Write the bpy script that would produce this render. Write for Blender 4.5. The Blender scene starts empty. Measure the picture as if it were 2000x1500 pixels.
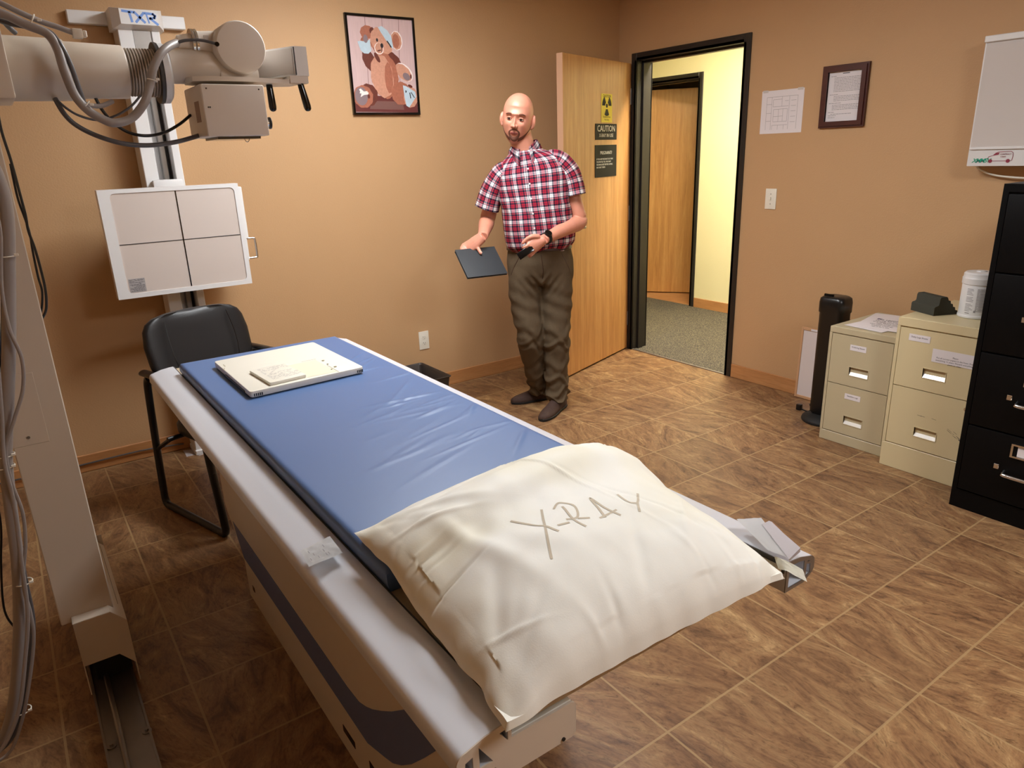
import bpy, bmesh, math, random
from mathutils import Vector, Matrix, noise, Euler
from mathutils.bvhtree import BVHTree
random.seed(7)
PI = math.pi
scene = bpy.context.scene
COL = scene.collection

# ------------------------------------------------------------------ camera
CAM_LOC = Vector((-3.95678, -4.18222, 1.54542))
cam_data = bpy.data.cameras.new('camera')
cam_data.sensor_width = 36.0
cam_data.lens = 24.996
cam_data.clip_start = 0.02
cam = bpy.data.objects.new('camera', cam_data)
COL.objects.link(cam)
_r = Vector((0.81523277, -0.57811072, -0.03440248))
_u = Vector((0.20606891, 0.23405057, 0.95013469))
_d = Vector((0.54123113, 0.78167022, -0.30993634))
_m = Matrix((( _r.x, _u.x, -_d.x, CAM_LOC.x), (_r.y, _u.y, -_d.y, CAM_LOC.y), (_r.z, _u.z, -_d.z, CAM_LOC.z), (0, 0, 0, 1)))
cam.matrix_world = _m
scene.camera = cam

# ------------------------------------------------------------------ world + exposure
world = bpy.data.worlds.new('world')
scene.world = world
world.use_nodes = True
world.node_tree.nodes['Background'].inputs[0].default_value = (1.0, 0.93, 0.84, 1)
world.node_tree.nodes['Background'].inputs[1].default_value = 0.02
vs = scene.view_settings
vs.view_transform = 'Standard'
vs.look = 'None'
vs.gamma = 1
vs.use_curve_mapping = False
vs.exposure = 0.0
LIGHT_POWER = 34.0          # emission of the room's ceiling panels
HALL_POWER = 118.0
CEIL = 2.62
# ceiling panels: centre x, centre y, size x, size y
ROOM_LIGHTS = [(-2.30, -1.50, 0.56, 1.16), (-1.9, -4.7, 0.56, 0.80)]
HALL_LIGHTS = [(0.50, -0.60, 0.28, 0.9)]

# ------------------------------------------------------------------ materials
def srgb(r, g, b):
    f = lambda c: (c/255/12.92) if c/255 <= 0.04045 else ((c/255+0.055)/1.055)**2.4
    return (f(r), f(g), f(b), 1)

def newmat(name):
    m = bpy.data.materials.new(name); m.use_nodes = True
    return m, m.node_tree, m.node_tree.nodes['Principled BSDF']

def N(nt, kind, **kw):
    n = nt.nodes.new(kind)
    for k, v in kw.items():
        if k.startswith('i_'):
            n.inputs[k[2:].replace('_', ' ')].default_value = v
        else:
            setattr(n, k, v)
    return n

def simple(name, col, rough=0.5, metal=0.0, var=0.0, vscale=20, bump=0.0, bscale=200, coat=0.0, sheen=0, sss=0, spec=0.5, stretch=(1, 1, 1)):
    m, nt, b = newmat(name)
    b.inputs['Base Color'].default_value = col
    b.inputs['Roughness'].default_value = rough
    b.inputs['Metallic'].default_value = metal
    b.inputs['Specular IOR Level'].default_value = spec
    if coat: b.inputs['Coat Weight'].default_value = coat; b.inputs['Coat Roughness'].default_value = 0.1
    if sheen: b.inputs['Sheen Weight'].default_value = sheen
    if sss:
        b.inputs['Subsurface Weight'].default_value = sss
        b.inputs['Subsurface Scale'].default_value = 0.01
    tc = N(nt, 'ShaderNodeTexCoord'); mp = N(nt, 'ShaderNodeMapping'); mp.inputs['Scale'].default_value = stretch
    nt.links.new(tc.outputs['Object'], mp.inputs[0])
    if var:
        no = N(nt, 'ShaderNodeTexNoise', i_Scale=vscale, i_Detail=4.0)
        nt.links.new(mp.outputs[0], no.inputs[0])
        mx = N(nt, 'ShaderNodeMix', data_type='RGBA')
        mx.inputs['A'].default_value = tuple(c*(1-var) for c in col[:3])+(1,)
        mx.inputs['B'].default_value = tuple(min(1, c*(1+var)) for c in col[:3])+(1,)
        nt.links.new(no.outputs[0], mx.inputs['Factor']); nt.links.new(mx.outputs['Result'], b.inputs['Base Color'])
    if bump:
        no = N(nt, 'ShaderNodeTexNoise', i_Scale=bscale, i_Detail=3.0)
        nt.links.new(mp.outputs[0], no.inputs[0])
        bp = N(nt, 'ShaderNodeBump', i_Strength=bump, i_Distance=0.003)
        nt.links.new(no.outputs[0], bp.inputs['Height']); nt.links.new(bp.outputs[0], b.inputs['Normal'])
    return m

M = {}
M['wall'] = simple('tan_wall_paint', srgb(196, 158, 116), 0.55, var=0.03, vscale=3, bump=0.35, bscale=120, spec=0.3)
M['cream_wall'] = simple('cream_wall_paint', srgb(238, 228, 184), 0.6, bump=0.3, bscale=120)
M['ceiling'] = simple('ceiling_tile', srgb(235, 232, 222), 0.9, var=0.05, vscale=60)
M['white'] = simple('white_paint', srgb(226, 226, 226), 0.35)
M['offwhite'] = simple('warm_white_enamel', srgb(222, 212, 200), 0.38, var=0.02, vscale=8)
M['beige'] = simple('beige_enamel', srgb(212, 200, 184), 0.4, var=0.02, vscale=6)
M['panel'] = simple('receptor_face', srgb(208, 196, 188), 0.5)
M['grey_dark'] = simple('dark_grey_plastic', srgb(70, 68, 66), 0.5)
M['bellows'] = simple('grey_bellows_rubber', srgb(188, 178, 166), 0.6)
M['black'] = simple('black_plastic', srgb(18, 18, 19), 0.3)
M['blackgloss'] = simple('glossy_black_plastic', srgb(8, 8, 8), 0.12)
M['blackline'] = simple('dark_line', srgb(45, 42, 42), 0.5)
M['cabinet_black'] = simple('black_cabinet_enamel', srgb(7, 7, 8), 0.45, bump=0.15, bscale=500, spec=0.15)
M['cab1'] = simple('greenish_beige_enamel', srgb(192, 180, 148), 0.42, var=0.02, vscale=4)
M['cab2'] = simple('cream_beige_enamel', srgb(214, 199, 158), 0.42, var=0.03, vscale=5)
M['chrome'] = simple('chrome', srgb(215, 215, 215), 0.15, metal=1.0)
M['steel'] = simple('brushed_steel', srgb(150, 146, 142), 0.4, metal=0.8, var=0.15, vscale=15)
M['alu'] = simple('satin_aluminium_paint', srgb(222, 226, 234), 0.34, metal=0.3, var=0.04, vscale=3, stretch=(8, 0.6, 8))
M['cream'] = simple('cream_laminate', srgb(190, 172, 140), 0.4)
M['cassette'] = simple('cream_plastic', srgb(232, 228, 214), 0.4)
M['cassette_edge'] = simple('cassette_groove', srgb(165, 158, 132), 0.5)
M['blueband'] = simple('slate_blue_enamel', srgb(96, 108, 148), 0.45)
M['paper'] = simple('white_paper', srgb(228, 222, 224), 0.8)
M['ink'] = simple('printed_ink', srgb(70, 66, 72), 0.8)
M['inklight'] = simple('faint_print', srgb(150, 146, 148), 0.8)
M['pencil'] = simple('faded_marker', srgb(206, 196, 176), 0.9)
M['signwhite'] = simple('sign_lettering_white', srgb(225, 222, 215), 0.6)
M['signblack'] = simple('sign_plate_black', srgb(24, 25, 26), 0.6, spec=0.2)
M['yellow'] = simple('sign_yellow', srgb(228, 208, 30), 0.5)
M['frame_dark'] = simple('dark_bronze_frame_paint', srgb(38, 34, 31), 0.4)
M['skin'] = simple('skin', srgb(214, 146, 122), 0.40, var=0.08, vscale=25, sss=0.12, bump=0.1, bscale=300)
M['beard'] = simple('beard_stubble', srgb(108, 66, 50), 0.8, var=0.2, vscale=200)
M['brow'] = simple('eyebrow_hair', srgb(120, 74, 58), 0.8)
M['lip'] = simple('lips', srgb(165, 88, 82), 0.5)
M['eyewhite'] = simple('eye_white', srgb(205, 195, 190), 0.25)
M['iris'] = simple('dark_iris', srgb(40, 30, 25), 0.2)
M['nail'] = simple('fingernail', srgb(236, 180, 160), 0.35)
M['trouser'] = simple('olive_brown_twill', srgb(92, 78, 60), 0.88, var=0.12, vscale=30, bump=0.4, bscale=120, spec=0.2)
M['shoe'] = simple('dark_brown_suede', srgb(66, 46, 38), 0.8, var=0.2, vscale=60, bump=0.3)
M['belt'] = simple('dark_leather', srgb(58, 30, 26), 0.4)
M['rubber'] = simple('black_rubber', srgb(22, 22, 22), 0.7)
M['leather'] = simple('black_leatherette', srgb(26, 26, 28), 0.36, bump=0.25, bscale=350)
M['foam'] = simple('charcoal_foam', srgb(72, 72, 64), 0.95, bump=0.5, bscale=400, spec=0.1)
M['cable_grey'] = simple('grey_cable_jacket', srgb(150, 142, 138), 0.4)
M['cable_dark'] = simple('dark_grey_cable_jacket', srgb(84, 82, 84), 0.4)
M['ziptie'] = simple('nylon_white', srgb(232, 226, 212), 0.45)
M['glass_grey'] = simple('opal_acrylic', srgb(206, 200, 196), 0.22)
M['redbrown'] = simple('dark_red_print', srgb(140, 40, 62), 0.6)
M['teal'] = simple('teal_print', srgb(30, 160, 130), 0.6)
M['logoblue'] = simple('logo_blue_print', srgb(116, 156, 226), 0.5)
M['mahogany'] = simple('dark_mahogany', srgb(74, 36, 30), 0.3, var=0.25, vscale=8, stretch=(1, 1, 6))
M['board_white'] = simple('dry_erase_white', srgb(226, 216, 214), 0.25)
M['orange'] = simple('orange_print', srgb(225, 110, 50), 0.8)
M['green'] = simple('green_print', srgb(110, 140, 80), 0.8)
M['navy'] = simple('navy_print', srgb(60, 55, 105), 0.8)
M['bin'] = simple('dark_brown_plastic', srgb(58, 50, 46), 0.45)
M['tabcover'] = simple('dark_slate_cover', srgb(44, 48, 52), 0.6, bump=0.2, bscale=400)
M['tabedge'] = simple('grey_metal_edge', srgb(120, 130, 140), 0.3, metal=0.7)
M['pages'] = simple('page_grey', srgb(150, 150, 150), 0.7)
# picture colours
M['p_wood'] = simple('print_pale_boards', srgb(206, 178, 176), 0.35, var=0.12, vscale=25, stretch=(4, 4, .4))
M['p_gap'] = simple('print_board_gap', srgb(120, 84, 78), 0.4)
M['p_floor'] = simple('print_dark_floor', srgb(104, 52, 50), 0.35, var=0.2, vscale=20)
M['p_fur'] = simple('print_fur_light', srgb(200, 146, 122), 0.4, var=0.22, vscale=90)
M['p_fur2'] = simple('print_fur_mid', srgb(168, 104, 82), 0.4, var=0.25, vscale=90)
M['p_fur3'] = simple('print_fur_dark', srgb(104, 52, 42), 0.4, var=0.25, vscale=90)
M['p_grey'] = simple('print_grey_pad', srgb(134, 116, 120), 0.4)
M['p_band'] = simple('print_bandage', srgb(184, 204, 216), 0.4, var=0.1, vscale=60)
M['p_white'] = simple('print_white', srgb(240, 228, 224), 0.4)
M['p_black'] = simple('print_black', srgb(32, 28, 36), 0.4)

def emis(name, col, s):
    m, nt, b = newmat(name)
    b.inputs['Base Color'].default_value = (0.8, 0.8, 0.8, 1)
    b.inputs['Emission Color'].default_value = col
    b.inputs['Emission Strength'].default_value = s
    return m
M['lamp'] = emis('lit_lamp_diffuser', (0.965, 0.985, 1.0, 1), LIGHT_POWER)
M['hall_lamp'] = emis('lit_hall_diffuser', (1.0, 0.93, 0.78, 1), HALL_POWER)

def ramp(nt, stops, interp='LINEAR'):
    r = N(nt, 'ShaderNodeValToRGB'); r.color_ramp.interpolation = interp
    e = r.color_ramp.elements
    while len(e) < len(stops): e.new(0.5)
    for el, (p, c) in zip(e, stops): el.position = p; el.color = c
    return r

# floor: sheet vinyl printed as slate tiles
def floor_mat():
    m, nt, b = newmat('slate_look_vinyl')
    L = nt.links.new
    tc = N(nt, 'ShaderNodeTexCoord'); sep = N(nt, 'ShaderNodeSeparateXYZ'); L(tc.outputs['Object'], sep.inputs[0])
    S = 0.3432
    def mth(op, a, bb=None, c=None):
        n = N(nt, 'ShaderNodeMath', operation=op)
        for i, v in enumerate((a, bb, c)):
            if v is None: continue
            if isinstance(v, (int, float)): n.inputs[i].default_value = v
            else: L(v, n.inputs[i])
        return n.outputs[0]
    gx = mth('DIVIDE', mth('ADD', sep.outputs[0], 2.735 + 20*S), S)
    gy = mth('DIVIDE', mth('ADD', sep.outputs[1], 3.115 + 20*S), S)
    ix = mth('FLOOR', gx); iy = mth('FLOOR', gy)
    fx = mth('FRACT', gx); fy = mth('FRACT', gy)
    cmb = N(nt, 'ShaderNodeCombineXYZ'); L(ix, cmb.inputs[0]); L(iy, cmb.inputs[1])
    wn = N(nt, 'ShaderNodeTexWhiteNoise', noise_dimensions='2D'); L(cmb.outputs[0], wn.inputs[0])
    ws = N(nt, 'ShaderNodeSeparateColor'); L(wn.outputs['Color'], ws.inputs[0])
    # slate grain coordinates: each tile gets its own offset, direction slightly turned
    ang = mth('MULTIPLY', mth('SUBTRACT', ws.outputs[0], 0.5), 1.0)
    rot = N(nt, 'ShaderNodeVectorRotate', rotation_type='Z_AXIS'); L(tc.outputs['Object'], rot.inputs['Vector']); L(ang, rot.inputs['Angle'])
    off = N(nt, 'ShaderNodeVectorMath', operation='MULTIPLY_ADD'); L(wn.outputs['Color'], off.inputs[0]); off.inputs[1].default_value = (9, 9, 9); L(rot.outputs[0], off.inputs[2])
    mp = N(nt, 'ShaderNodeMapping'); mp.inputs['Scale'].default_value = (9.5, 3.2, 1); L(off.outputs[0], mp.inputs[0])
    n1 = N(nt, 'ShaderNodeTexNoise', i_Scale=1.1, i_Detail=12.0, i_Roughness=0.72, i_Distortion=1.6); L(mp.outputs[0], n1.inputs[0])
    n2 = N(nt, 'ShaderNodeTexNoise', i_Scale=4.5, i_Detail=12.0, i_Roughness=0.78, i_Distortion=2.2); L(mp.outputs[0], n2.inputs[0])
    r1 = ramp(nt, [(0.30, srgb(90, 67, 49)), (0.42, srgb(122, 91, 65)), (0.50, srgb(140, 107, 76)), (0.58, srgb(153, 122, 87)), (0.70, srgb(186, 156, 114))])
    L(n1.outputs[0], r1.inputs[0])
    r2 = ramp(nt, [(0.36, (0.42, 0.38, 0.35, 1)), (0.46, (0.88, 0.86, 0.84, 1)), (0.60, (1.12, 1.10, 1.05, 1))])
    L(n2.outputs[0], r2.inputs[0])
    mul = N(nt, 'ShaderNodeMix', data_type='RGBA', blend_type='MULTIPLY'); mul.inputs['Factor'].default_value = 0.85
    L(r1.outputs[0], mul.inputs['A']); L(r2.outputs[0], mul.inputs['B'])
    # per tile tint
    r3 = ramp(nt, [(0.0, (0.86, 0.80, 0.76, 1)), (0.5, (0.97, 0.95, 0.93, 1)), (1.0, (1.08, 1.04, 0.98, 1))])
    L(ws.outputs[1], r3.inputs[0])
    mul2 = N(nt, 'ShaderNodeMix', data_type='RGBA', blend_type='MULTIPLY'); mul2.inputs['Factor'].default_value = 0.9
    L(mul.outputs['Result'], mul2.inputs['A']); L(r3.outputs[0], mul2.inputs['B'])
    # grout
    w = 0.010
    def edge(f):
        a = mth('LESS_THAN', f, w); c = mth('GREATER_THAN', f, 1-w)
        return mth('MAXIMUM', a, c)
    g = mth('MAXIMUM', edge(fx), edge(fy))
    fac = mth('MULTIPLY', g, 0.8)
    mx = N(nt, 'ShaderNodeMix', data_type='RGBA'); L(fac, mx.inputs['Factor']); L(mul2.outputs['Result'], mx.inputs['A']); mx.inputs['B'].default_value = srgb(166, 138, 98)
    L(mx.outputs['Result'], b.inputs['Base Color'])
    b.inputs['Roughness'].default_value = 0.42; b.inputs['Specular IOR Level'].default_value = 0.35
    hb = mth('SUBTRACT', n1.outputs[0], mth('MULTIPLY', g, 0.6))
    bp = N(nt, 'ShaderNodeBump', i_Strength=0.35, i_Distance=0.003); L(hb, bp.inputs['Height']); L(bp.outputs[0], b.inputs['Normal'])
    return m
M['floor'] = floor_mat()

def wood_mat(name, c1, c2, c3, scale=(22, 22, 1.2), rough=0.35):
    m, nt, b = newmat(name); L = nt.links.new
    tc = N(nt, 'ShaderNodeTexCoord'); mp = N(nt, 'ShaderNodeMapping'); mp.inputs['Scale'].default_value = scale
    L(tc.outputs['Object'], mp.inputs[0])
    n1 = N(nt, 'ShaderNodeTexNoise', i_Scale=1.2, i_Detail=6.0, i_Roughness=0.6, i_Distortion=0.6); L(mp.outputs[0], n1.inputs[0])
    n2 = N(nt, 'ShaderNodeTexNoise', i_Scale=9.0, i_Detail=4.0, i_Roughness=0.6); L(mp.outputs[0], n2.inputs[0])
    r = ramp(nt, [(0.3, c1), (0.5, c2), (0.7, c3)]); L(n1.outputs[0], r.inputs[0])
    r2 = ramp(nt, [(0.35, (0.82, 0.8, 0.78, 1)), (0.6, (1.03, 1.03, 1.03, 1))]); L(n2.outputs[0], r2.inputs[0])
    mx = N(nt, 'ShaderNodeMix', data_type='RGBA', blend_type='MULTIPLY'); mx.inputs['Factor'].default_value = 0.6
    L(r.outputs[0], mx.inputs['A']); L(r2.outputs[0], mx.inputs['B']); L(mx.outputs['Result'], b.inputs['Base Color'])
    b.inputs['Roughness'].default_value = rough
    return m
M['oak'] = wood_mat('oak_veneer', srgb(178, 124, 70), srgb(194, 140, 82), srgb(206, 156, 98))
M['basewood'] = wood_mat('stained_baseboard', srgb(178, 124, 76), srgb(190, 136, 86), srgb(200, 148, 98), (1.5, 1.5, 20), 0.4)
M['edgewood'] = simple('door_edge_veneer', srgb(204, 160, 128), 0.4)
M['boardframe'] = simple('pale_wood_frame', srgb(206, 162, 122), 0.45)

def carpet_mat():
    m, nt, b = newmat('grey_loop_carpet'); L = nt.links.new
    tc = N(nt, 'ShaderNodeTexCoord')
    n = N(nt, 'ShaderNodeTexNoise', i_Scale=160.0, i_Detail=2.0); L(tc.outputs['Object'], n.inputs[0])
    r = ramp(nt, [(0.35, srgb(48, 46, 44)), (0.5, srgb(86, 80, 70)), (0.65, srgb(134, 122, 98))]); L(n.outputs[0], r.inputs[0])
    L(r.outputs[0], b.inputs['Base Color']); b.inputs['Roughness'].default_value = 0.95
    bp = N(nt, 'ShaderNodeBump', i_Strength=0.8, i_Distance=0.004); L(n.outputs[0], bp.inputs['Height']); L(bp.outputs[0], b.inputs['Normal'])
    return m
M['carpet'] = carpet_mat()

def pad_mat():
    m, nt, b = newmat('blue_vinyl'); L = nt.links.new
    b.inputs['Base Color'].default_value = srgb(78, 108, 156)
    b.inputs['Roughness'].default_value = 0.42
    tc = N(nt, 'ShaderNodeTexCoord')
    n2 = N(nt, 'ShaderNodeTexNoise', i_Scale=700.0); L(tc.outputs['Object'], n2.inputs[0])
    bp = N(nt, 'ShaderNodeBump', i_Strength=0.15, i_Distance=0.001); L(n2.outputs[0], bp.inputs['Height'])
    L(bp.outputs[0], b.inputs['Normal'])
    return m
M['pad'] = pad_mat()

def pillow_mat():
    m, nt, b = newmat('paper_pillowcase'); L = nt.links.new
    b.inputs['Base Color'].default_value = srgb(240, 234, 216)
    b.inputs['Roughness'].default_value = 0.6
    b.inputs['Sheen Weight'].default_value = 0.15
    tc = N(nt, 'ShaderNodeTexCoord')
    n1 = N(nt, 'ShaderNodeTexNoise', i_Scale=2.6, i_Detail=3.0, i_Distortion=1.0); L(tc.outputs['Object'], n1.inputs[0])
    r = ramp(nt, [(0.4, srgb(244, 245, 238)), (0.62, srgb(240, 238, 220))]); L(n1.outputs[0], r.inputs[0]); L(r.outputs[0], b.inputs['Base Color'])
    n2 = N(nt, 'ShaderNodeTexNoise', i_Scale=420.0); L(tc.outputs['Object'], n2.inputs[0])
    bp = N(nt, 'ShaderNodeBump', i_Strength=0.12, i_Distance=0.001); L(n2.outputs[0], bp.inputs['Height'])
    L(bp.outputs[0], b.inputs['Normal'])
    return m
M['pillow'] = pillow_mat()

def plaid_mat():
    m, nt, b = newmat('red_white_navy_plaid'); L = nt.links.new
    uv = N(nt, 'ShaderNodeUVMap'); sep = N(nt, 'ShaderNodeSeparateXYZ'); L(uv.outputs[0], sep.inputs[0])
    R2 = srgb(196, 104, 112); W = srgb(240, 236, 236); R = srgb(176, 30, 52); K = srgb(28, 28, 46); G = srgb(120, 116, 124)
    P = 0.064
    st = [(0.0, W), (0.12, G), (0.145, W), (0.27, K), (0.42, R), (0.53, K), (0.57, R), (0.68, K), (0.84, R2), (0.93, K)]
    outs = []
    for k, sh in ((0, 3.0), (1, 3.0)):
        d = N(nt, 'ShaderNodeMath', operation='MULTIPLY_ADD'); L(sep.outputs[k], d.inputs[0]); d.inputs[1].default_value = 1/P; d.inputs[2].default_value = sh
        f = N(nt, 'ShaderNodeMath', operation='FRACT'); L(d.outputs[0], f.inputs[0])
        r = ramp(nt, st, 'CONSTANT'); L(f.outputs[0], r.inputs[0]); outs.append(r)
    av = N(nt, 'ShaderNodeMix', data_type='RGBA'); av.inputs['Factor'].default_value = 0.5
    L(outs[0].outputs[0], av.inputs['A']); L(outs[1].outputs[0], av.inputs['B'])
    pr = N(nt, 'ShaderNodeVectorMath', operation='MULTIPLY'); L(outs[0].outputs[0], pr.inputs[0]); L(outs[1].outputs[0], pr.inputs[1])
    sq = N(nt, 'ShaderNodeVectorMath', operation='POWER'); L(pr.outputs[0], sq.inputs[0]); sq.inputs[1].default_value = (.5, .5, .5)
    mx = N(nt, 'ShaderNodeMix', data_type='RGBA'); mx.inputs['Factor'].default_value = 0.38
    L(sq.outputs[0], mx.inputs['A']); L(av.outputs['Result'], mx.inputs['B']); L(mx.outputs['Result'], b.inputs['Base Color'])
    b.inputs['Roughness'].default_value = 0.85; b.inputs['Specular IOR Level'].default_value = 0.2
    return m
M['plaid'] = plaid_mat()

# ------------------------------------------------------------------ mesh builder
class MB:
    def __init__(s):
        s.bm = bmesh.new(); s.mats = []; s.cur = 0; s.uvl = None
    def use(s, key):
        if key not in s.mats: s.mats.append(key)
        s.cur = s.mats.index(key); return s
    def _mark(s, f0):
        for f in list(s.bm.faces)[f0:]: f.material_index = s.cur; f.smooth = True
    def face(s, pts):
        vs_ = [s.bm.verts.new(p) for p in pts]
        f = s.bm.faces.new(vs_); f.material_index = s.cur; return f
    def box(s, a, b, bev=0.0, seg=2, mat=None):
        """axis-aligned box a..b; optional bevel; optional matrix"""
        a = Vector(a); b = Vector(b); lo = Vector(map(min, a, b)); hi = Vector(map(max, a, b))
        t = bmesh.new()
        bmesh.ops.create_cube(t, size=1)
        for v in t.verts: v.co = Vector(((v.co.x+.5)*(hi.x-lo.x)+lo.x, (v.co.y+.5)*(hi.y-lo.y)+lo.y, (v.co.z+.5)*(hi.z-lo.z)+lo.z))
        if bev: bmesh.ops.bevel(t, geom=t.edges[:], offset=bev, segments=seg, profile=0.6, affect='EDGES')
        s.merge(t, mat); return s
    def merge(s, t, mat=None):
        base = []
        for v in t.verts: base.append(s.bm.verts.new(mat @ v.co if mat else v.co))
        t.verts.index_update()
        for f in t.faces:
            try: nf = s.bm.faces.new([base[v.index] for v in f.verts])
            except ValueError: continue
            nf.material_index = s.cur; nf.smooth = True
        t.free(); return s
    def frame_at(s, d, up=Vector((0, 0, 1))):
        d = Vector(d).normalized(); up = Vector(up)
        if abs(d.dot(up)) > 0.97: up = Vector((1, 0, 0)) if abs(d.x) < 0.9 else Vector((0, 1, 0))
        x = up.cross(d).normalized(); y = d.cross(x).normalized()
        return x, y
    def loft(s, rings, cap=True, uv=False, closed=True):
        """rings: list of lists of points (same count)"""
        V = [[s.bm.verts.new(p) for p in r] for r in rings]; n = len(V[0])
        if uv and s.uvl is None: s.uvl = s.bm.loops.layers.uv.new('UVMap')
        L_ = []; acc = 0
        if uv:
            cen = []
            for r in rings:
                c = Vector((0, 0, 0))
                for p in r: c += Vector(p)
                cen.append(c/len(r))
            vv = [0]
            for i in range(1, len(cen)): vv.append(vv[-1]+(cen[i]-cen[i-1]).length)
            mid = rings[len(rings)//2]; uu = [0]
            for j in range(1, n+1): uu.append(uu[-1]+(Vector(mid[j % n])-Vector(mid[j-1])).length)
        for i in range(len(V)-1):
            for j in range(n if closed else n-1):
                k = (j+1) % n
                f = s.bm.faces.new((V[i][j], V[i][k], V[i+1][k], V[i+1][j])); f.material_index = s.cur; f.smooth = True
                if uv:
                    for lp, (a, c) in zip(f.loops, ((i, j), (i, j+1), (i+1, j+1), (i+1, j))):
                        lp[s.uvl].uv = (uu[c], vv[a])
        if cap and closed:
            for r, fl in ((V[0], True), (V[-1], False)):
                f = s.bm.faces.new(r[::-1] if fl else r); f.material_index = s.cur
        return s
    def tube(s, pts, r, n=12, smooth=0, cap=True, up=(0, 0, 1)):
        pts = [Vector(p) for p in pts]
        if smooth: 
            rs = r if isinstance(r, (list, tuple)) else None
            pts, rs2 = spline(pts, smooth, rs)
            if rs: r = rs2
        if not isinstance(r, (list, tuple)): r = [r]*len(pts)
        rings = []; x = None
        for i, p in enumerate(pts):
            d = (pts[min(i+1, len(pts)-1)]-pts[max(i-1, 0)])
            if d.length < 1e-9: d = Vector((0, 0, 1))
            d.normalize()
            if x is None: x, y = s.frame_at(d, up)
            else:
                x = (x-d*x.dot(d)); x.normalize(); y = d.cross(x)
            rings.append([p+(x*math.cos(a)+y*math.sin(a))*r[i] for a in [2*PI*j/n for j in range(n)]])
        return s.loft(rings, cap)
    def cyl(s, a, b, r, n=24, r2=None, bev=0.0):
        a = Vector(a); b = Vector(b); r2 = r if r2 is None else r2
        if bev:
            d = (b-a).normalized()
            return s.tube([a, a+d*bev*.3, a+d*bev, b-d*bev, b-d*bev*.3, b], [r-bev, r-bev*.3, r, r2, r2-bev*.3, r2-bev], n)
        return s.tube([a, b], [r, r2], n)
    def ell(s, c, rad, rot=None, seg=24, rings=14):
        t = bmesh.new(); bmesh.ops.create_uvsphere(t, u_segments=seg, v_segments=rings, radius=1)
        mt = Matrix.Translation(Vector(c)) @ (rot.to_4x4() if rot else Matrix.Identity(4)) @ Matrix.Diagonal((*rad, 1))
        s.merge(t, mt); return s
    def prism(s, poly, vec):
        """polygon (3-D points) extruded by vec"""
        vec = Vector(vec); P_ = [Vector(p) for p in poly]
        t = bmesh.new(); a = [t.verts.new(p) for p in P_]; b = [t.verts.new(p+vec) for p in P_]; n = len(a)
        t.faces.new(a); t.faces.new(b[::-1])
        for i in range(n): t.faces.new((a[i], b[i], b[(i+1) % n], a[(i+1) % n]))
        bmesh.ops.recalc_face_normals(t, faces=t.faces[:]); s.merge(t); return s
    def flat(s, poly):
        s.face([Vector(p) for p in poly]); return s
    def build(s, name, parent=None, loc=None, rz=0.0, ang=35, fix=True):
        if fix: bmesh.ops.recalc_face_normals(s.bm, faces=s.bm.faces[:])
        me = bpy.data.meshes.new(name); s.bm.to_mesh(me); s.bm.free()
        for k in (s.mats or ['white']): me.materials.append(M[k])
        return link_mesh(name, me, parent, loc, rz, ang)

def link_mesh(name, me, parent=None, loc=None, rz=0.0, ang=35):
    for p in me.polygons: p.use_smooth = True
    me.set_sharp_from_angle(angle=math.radians(ang))
    o = bpy.data.objects.new(name, me); COL.objects.link(o)
    if loc is not None: o.location = loc
    if rz: o.rotation_euler = (0, 0, rz)
    if parent is not None: o.parent = parent
    return o

def spline(pts, k, rs=None):
    out = []; ro = []
    n = len(pts)
    for i in range(n-1):
        p0 = pts[max(i-1, 0)]; p1 = pts[i]; p2 = pts[i+1]; p3 = pts[min(i+2, n-1)]
        for j in range(k):
            t = j/k
            out.append(0.5*((2*p1)+(p2-p0)*t+(2*p0-5*p1+4*p2-p3)*t*t+(3*p1-p0-3*p2+p3)*t**3))
            if rs: ro.append(rs[i]*(1-t)+rs[i+1]*t)
    out.append(pts[-1])
    if rs: ro.append(rs[-1])
    return out, ro

def empty(name, loc=(0, 0, 0), rz=0.0, parent=None):
    o = bpy.data.objects.new(name, None); COL.objects.link(o); o.empty_display_size = 0.1
    o.location = loc; o.rotation_euler = (0, 0, rz)
    if parent is not None: o.parent = parent
    return o

def tag(o, label=None, cat=None, group=None, kind=None):
    if label: o['label'] = label
    if cat: o['category'] = cat
    if group: o['group'] = group
    if kind: o['kind'] = kind
    return o
def struct(o): o['kind'] = 'structure'; return o

def remeshed(mb, voxel, smooth=4, key='skin', disp=None):
    """one continuous surface grown from overlapping closed shapes"""
    bmesh.ops.recalc_face_normals(mb.bm, faces=mb.bm.faces[:])
    me = bpy.data.meshes.new('tmp'); mb.bm.to_mesh(me); mb.bm.free()
    o = bpy.data.objects.new('tmp', me); COL.objects.link(o)
    md = o.modifiers.new('r', 'REMESH'); md.mode = 'VOXEL'; md.voxel_size = voxel
    sm = o.modifiers.new('s', 'SMOOTH'); sm.factor = 0.5; sm.iterations = smooth
    dg = bpy.context.evaluated_depsgraph_get()
    out = bpy.data.meshes.new_from_object(o.evaluated_get(dg))
    bpy.data.objects.remove(o); bpy.data.meshes.remove(me)
    out.materials.clear(); out.materials.append(M[key])
    if disp:
        nr = [v.normal.copy() for v in out.vertices]
        for v, nn in zip(out.vertices, nr): v.co = v.co+nn*disp(v.co)
    return out

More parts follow.
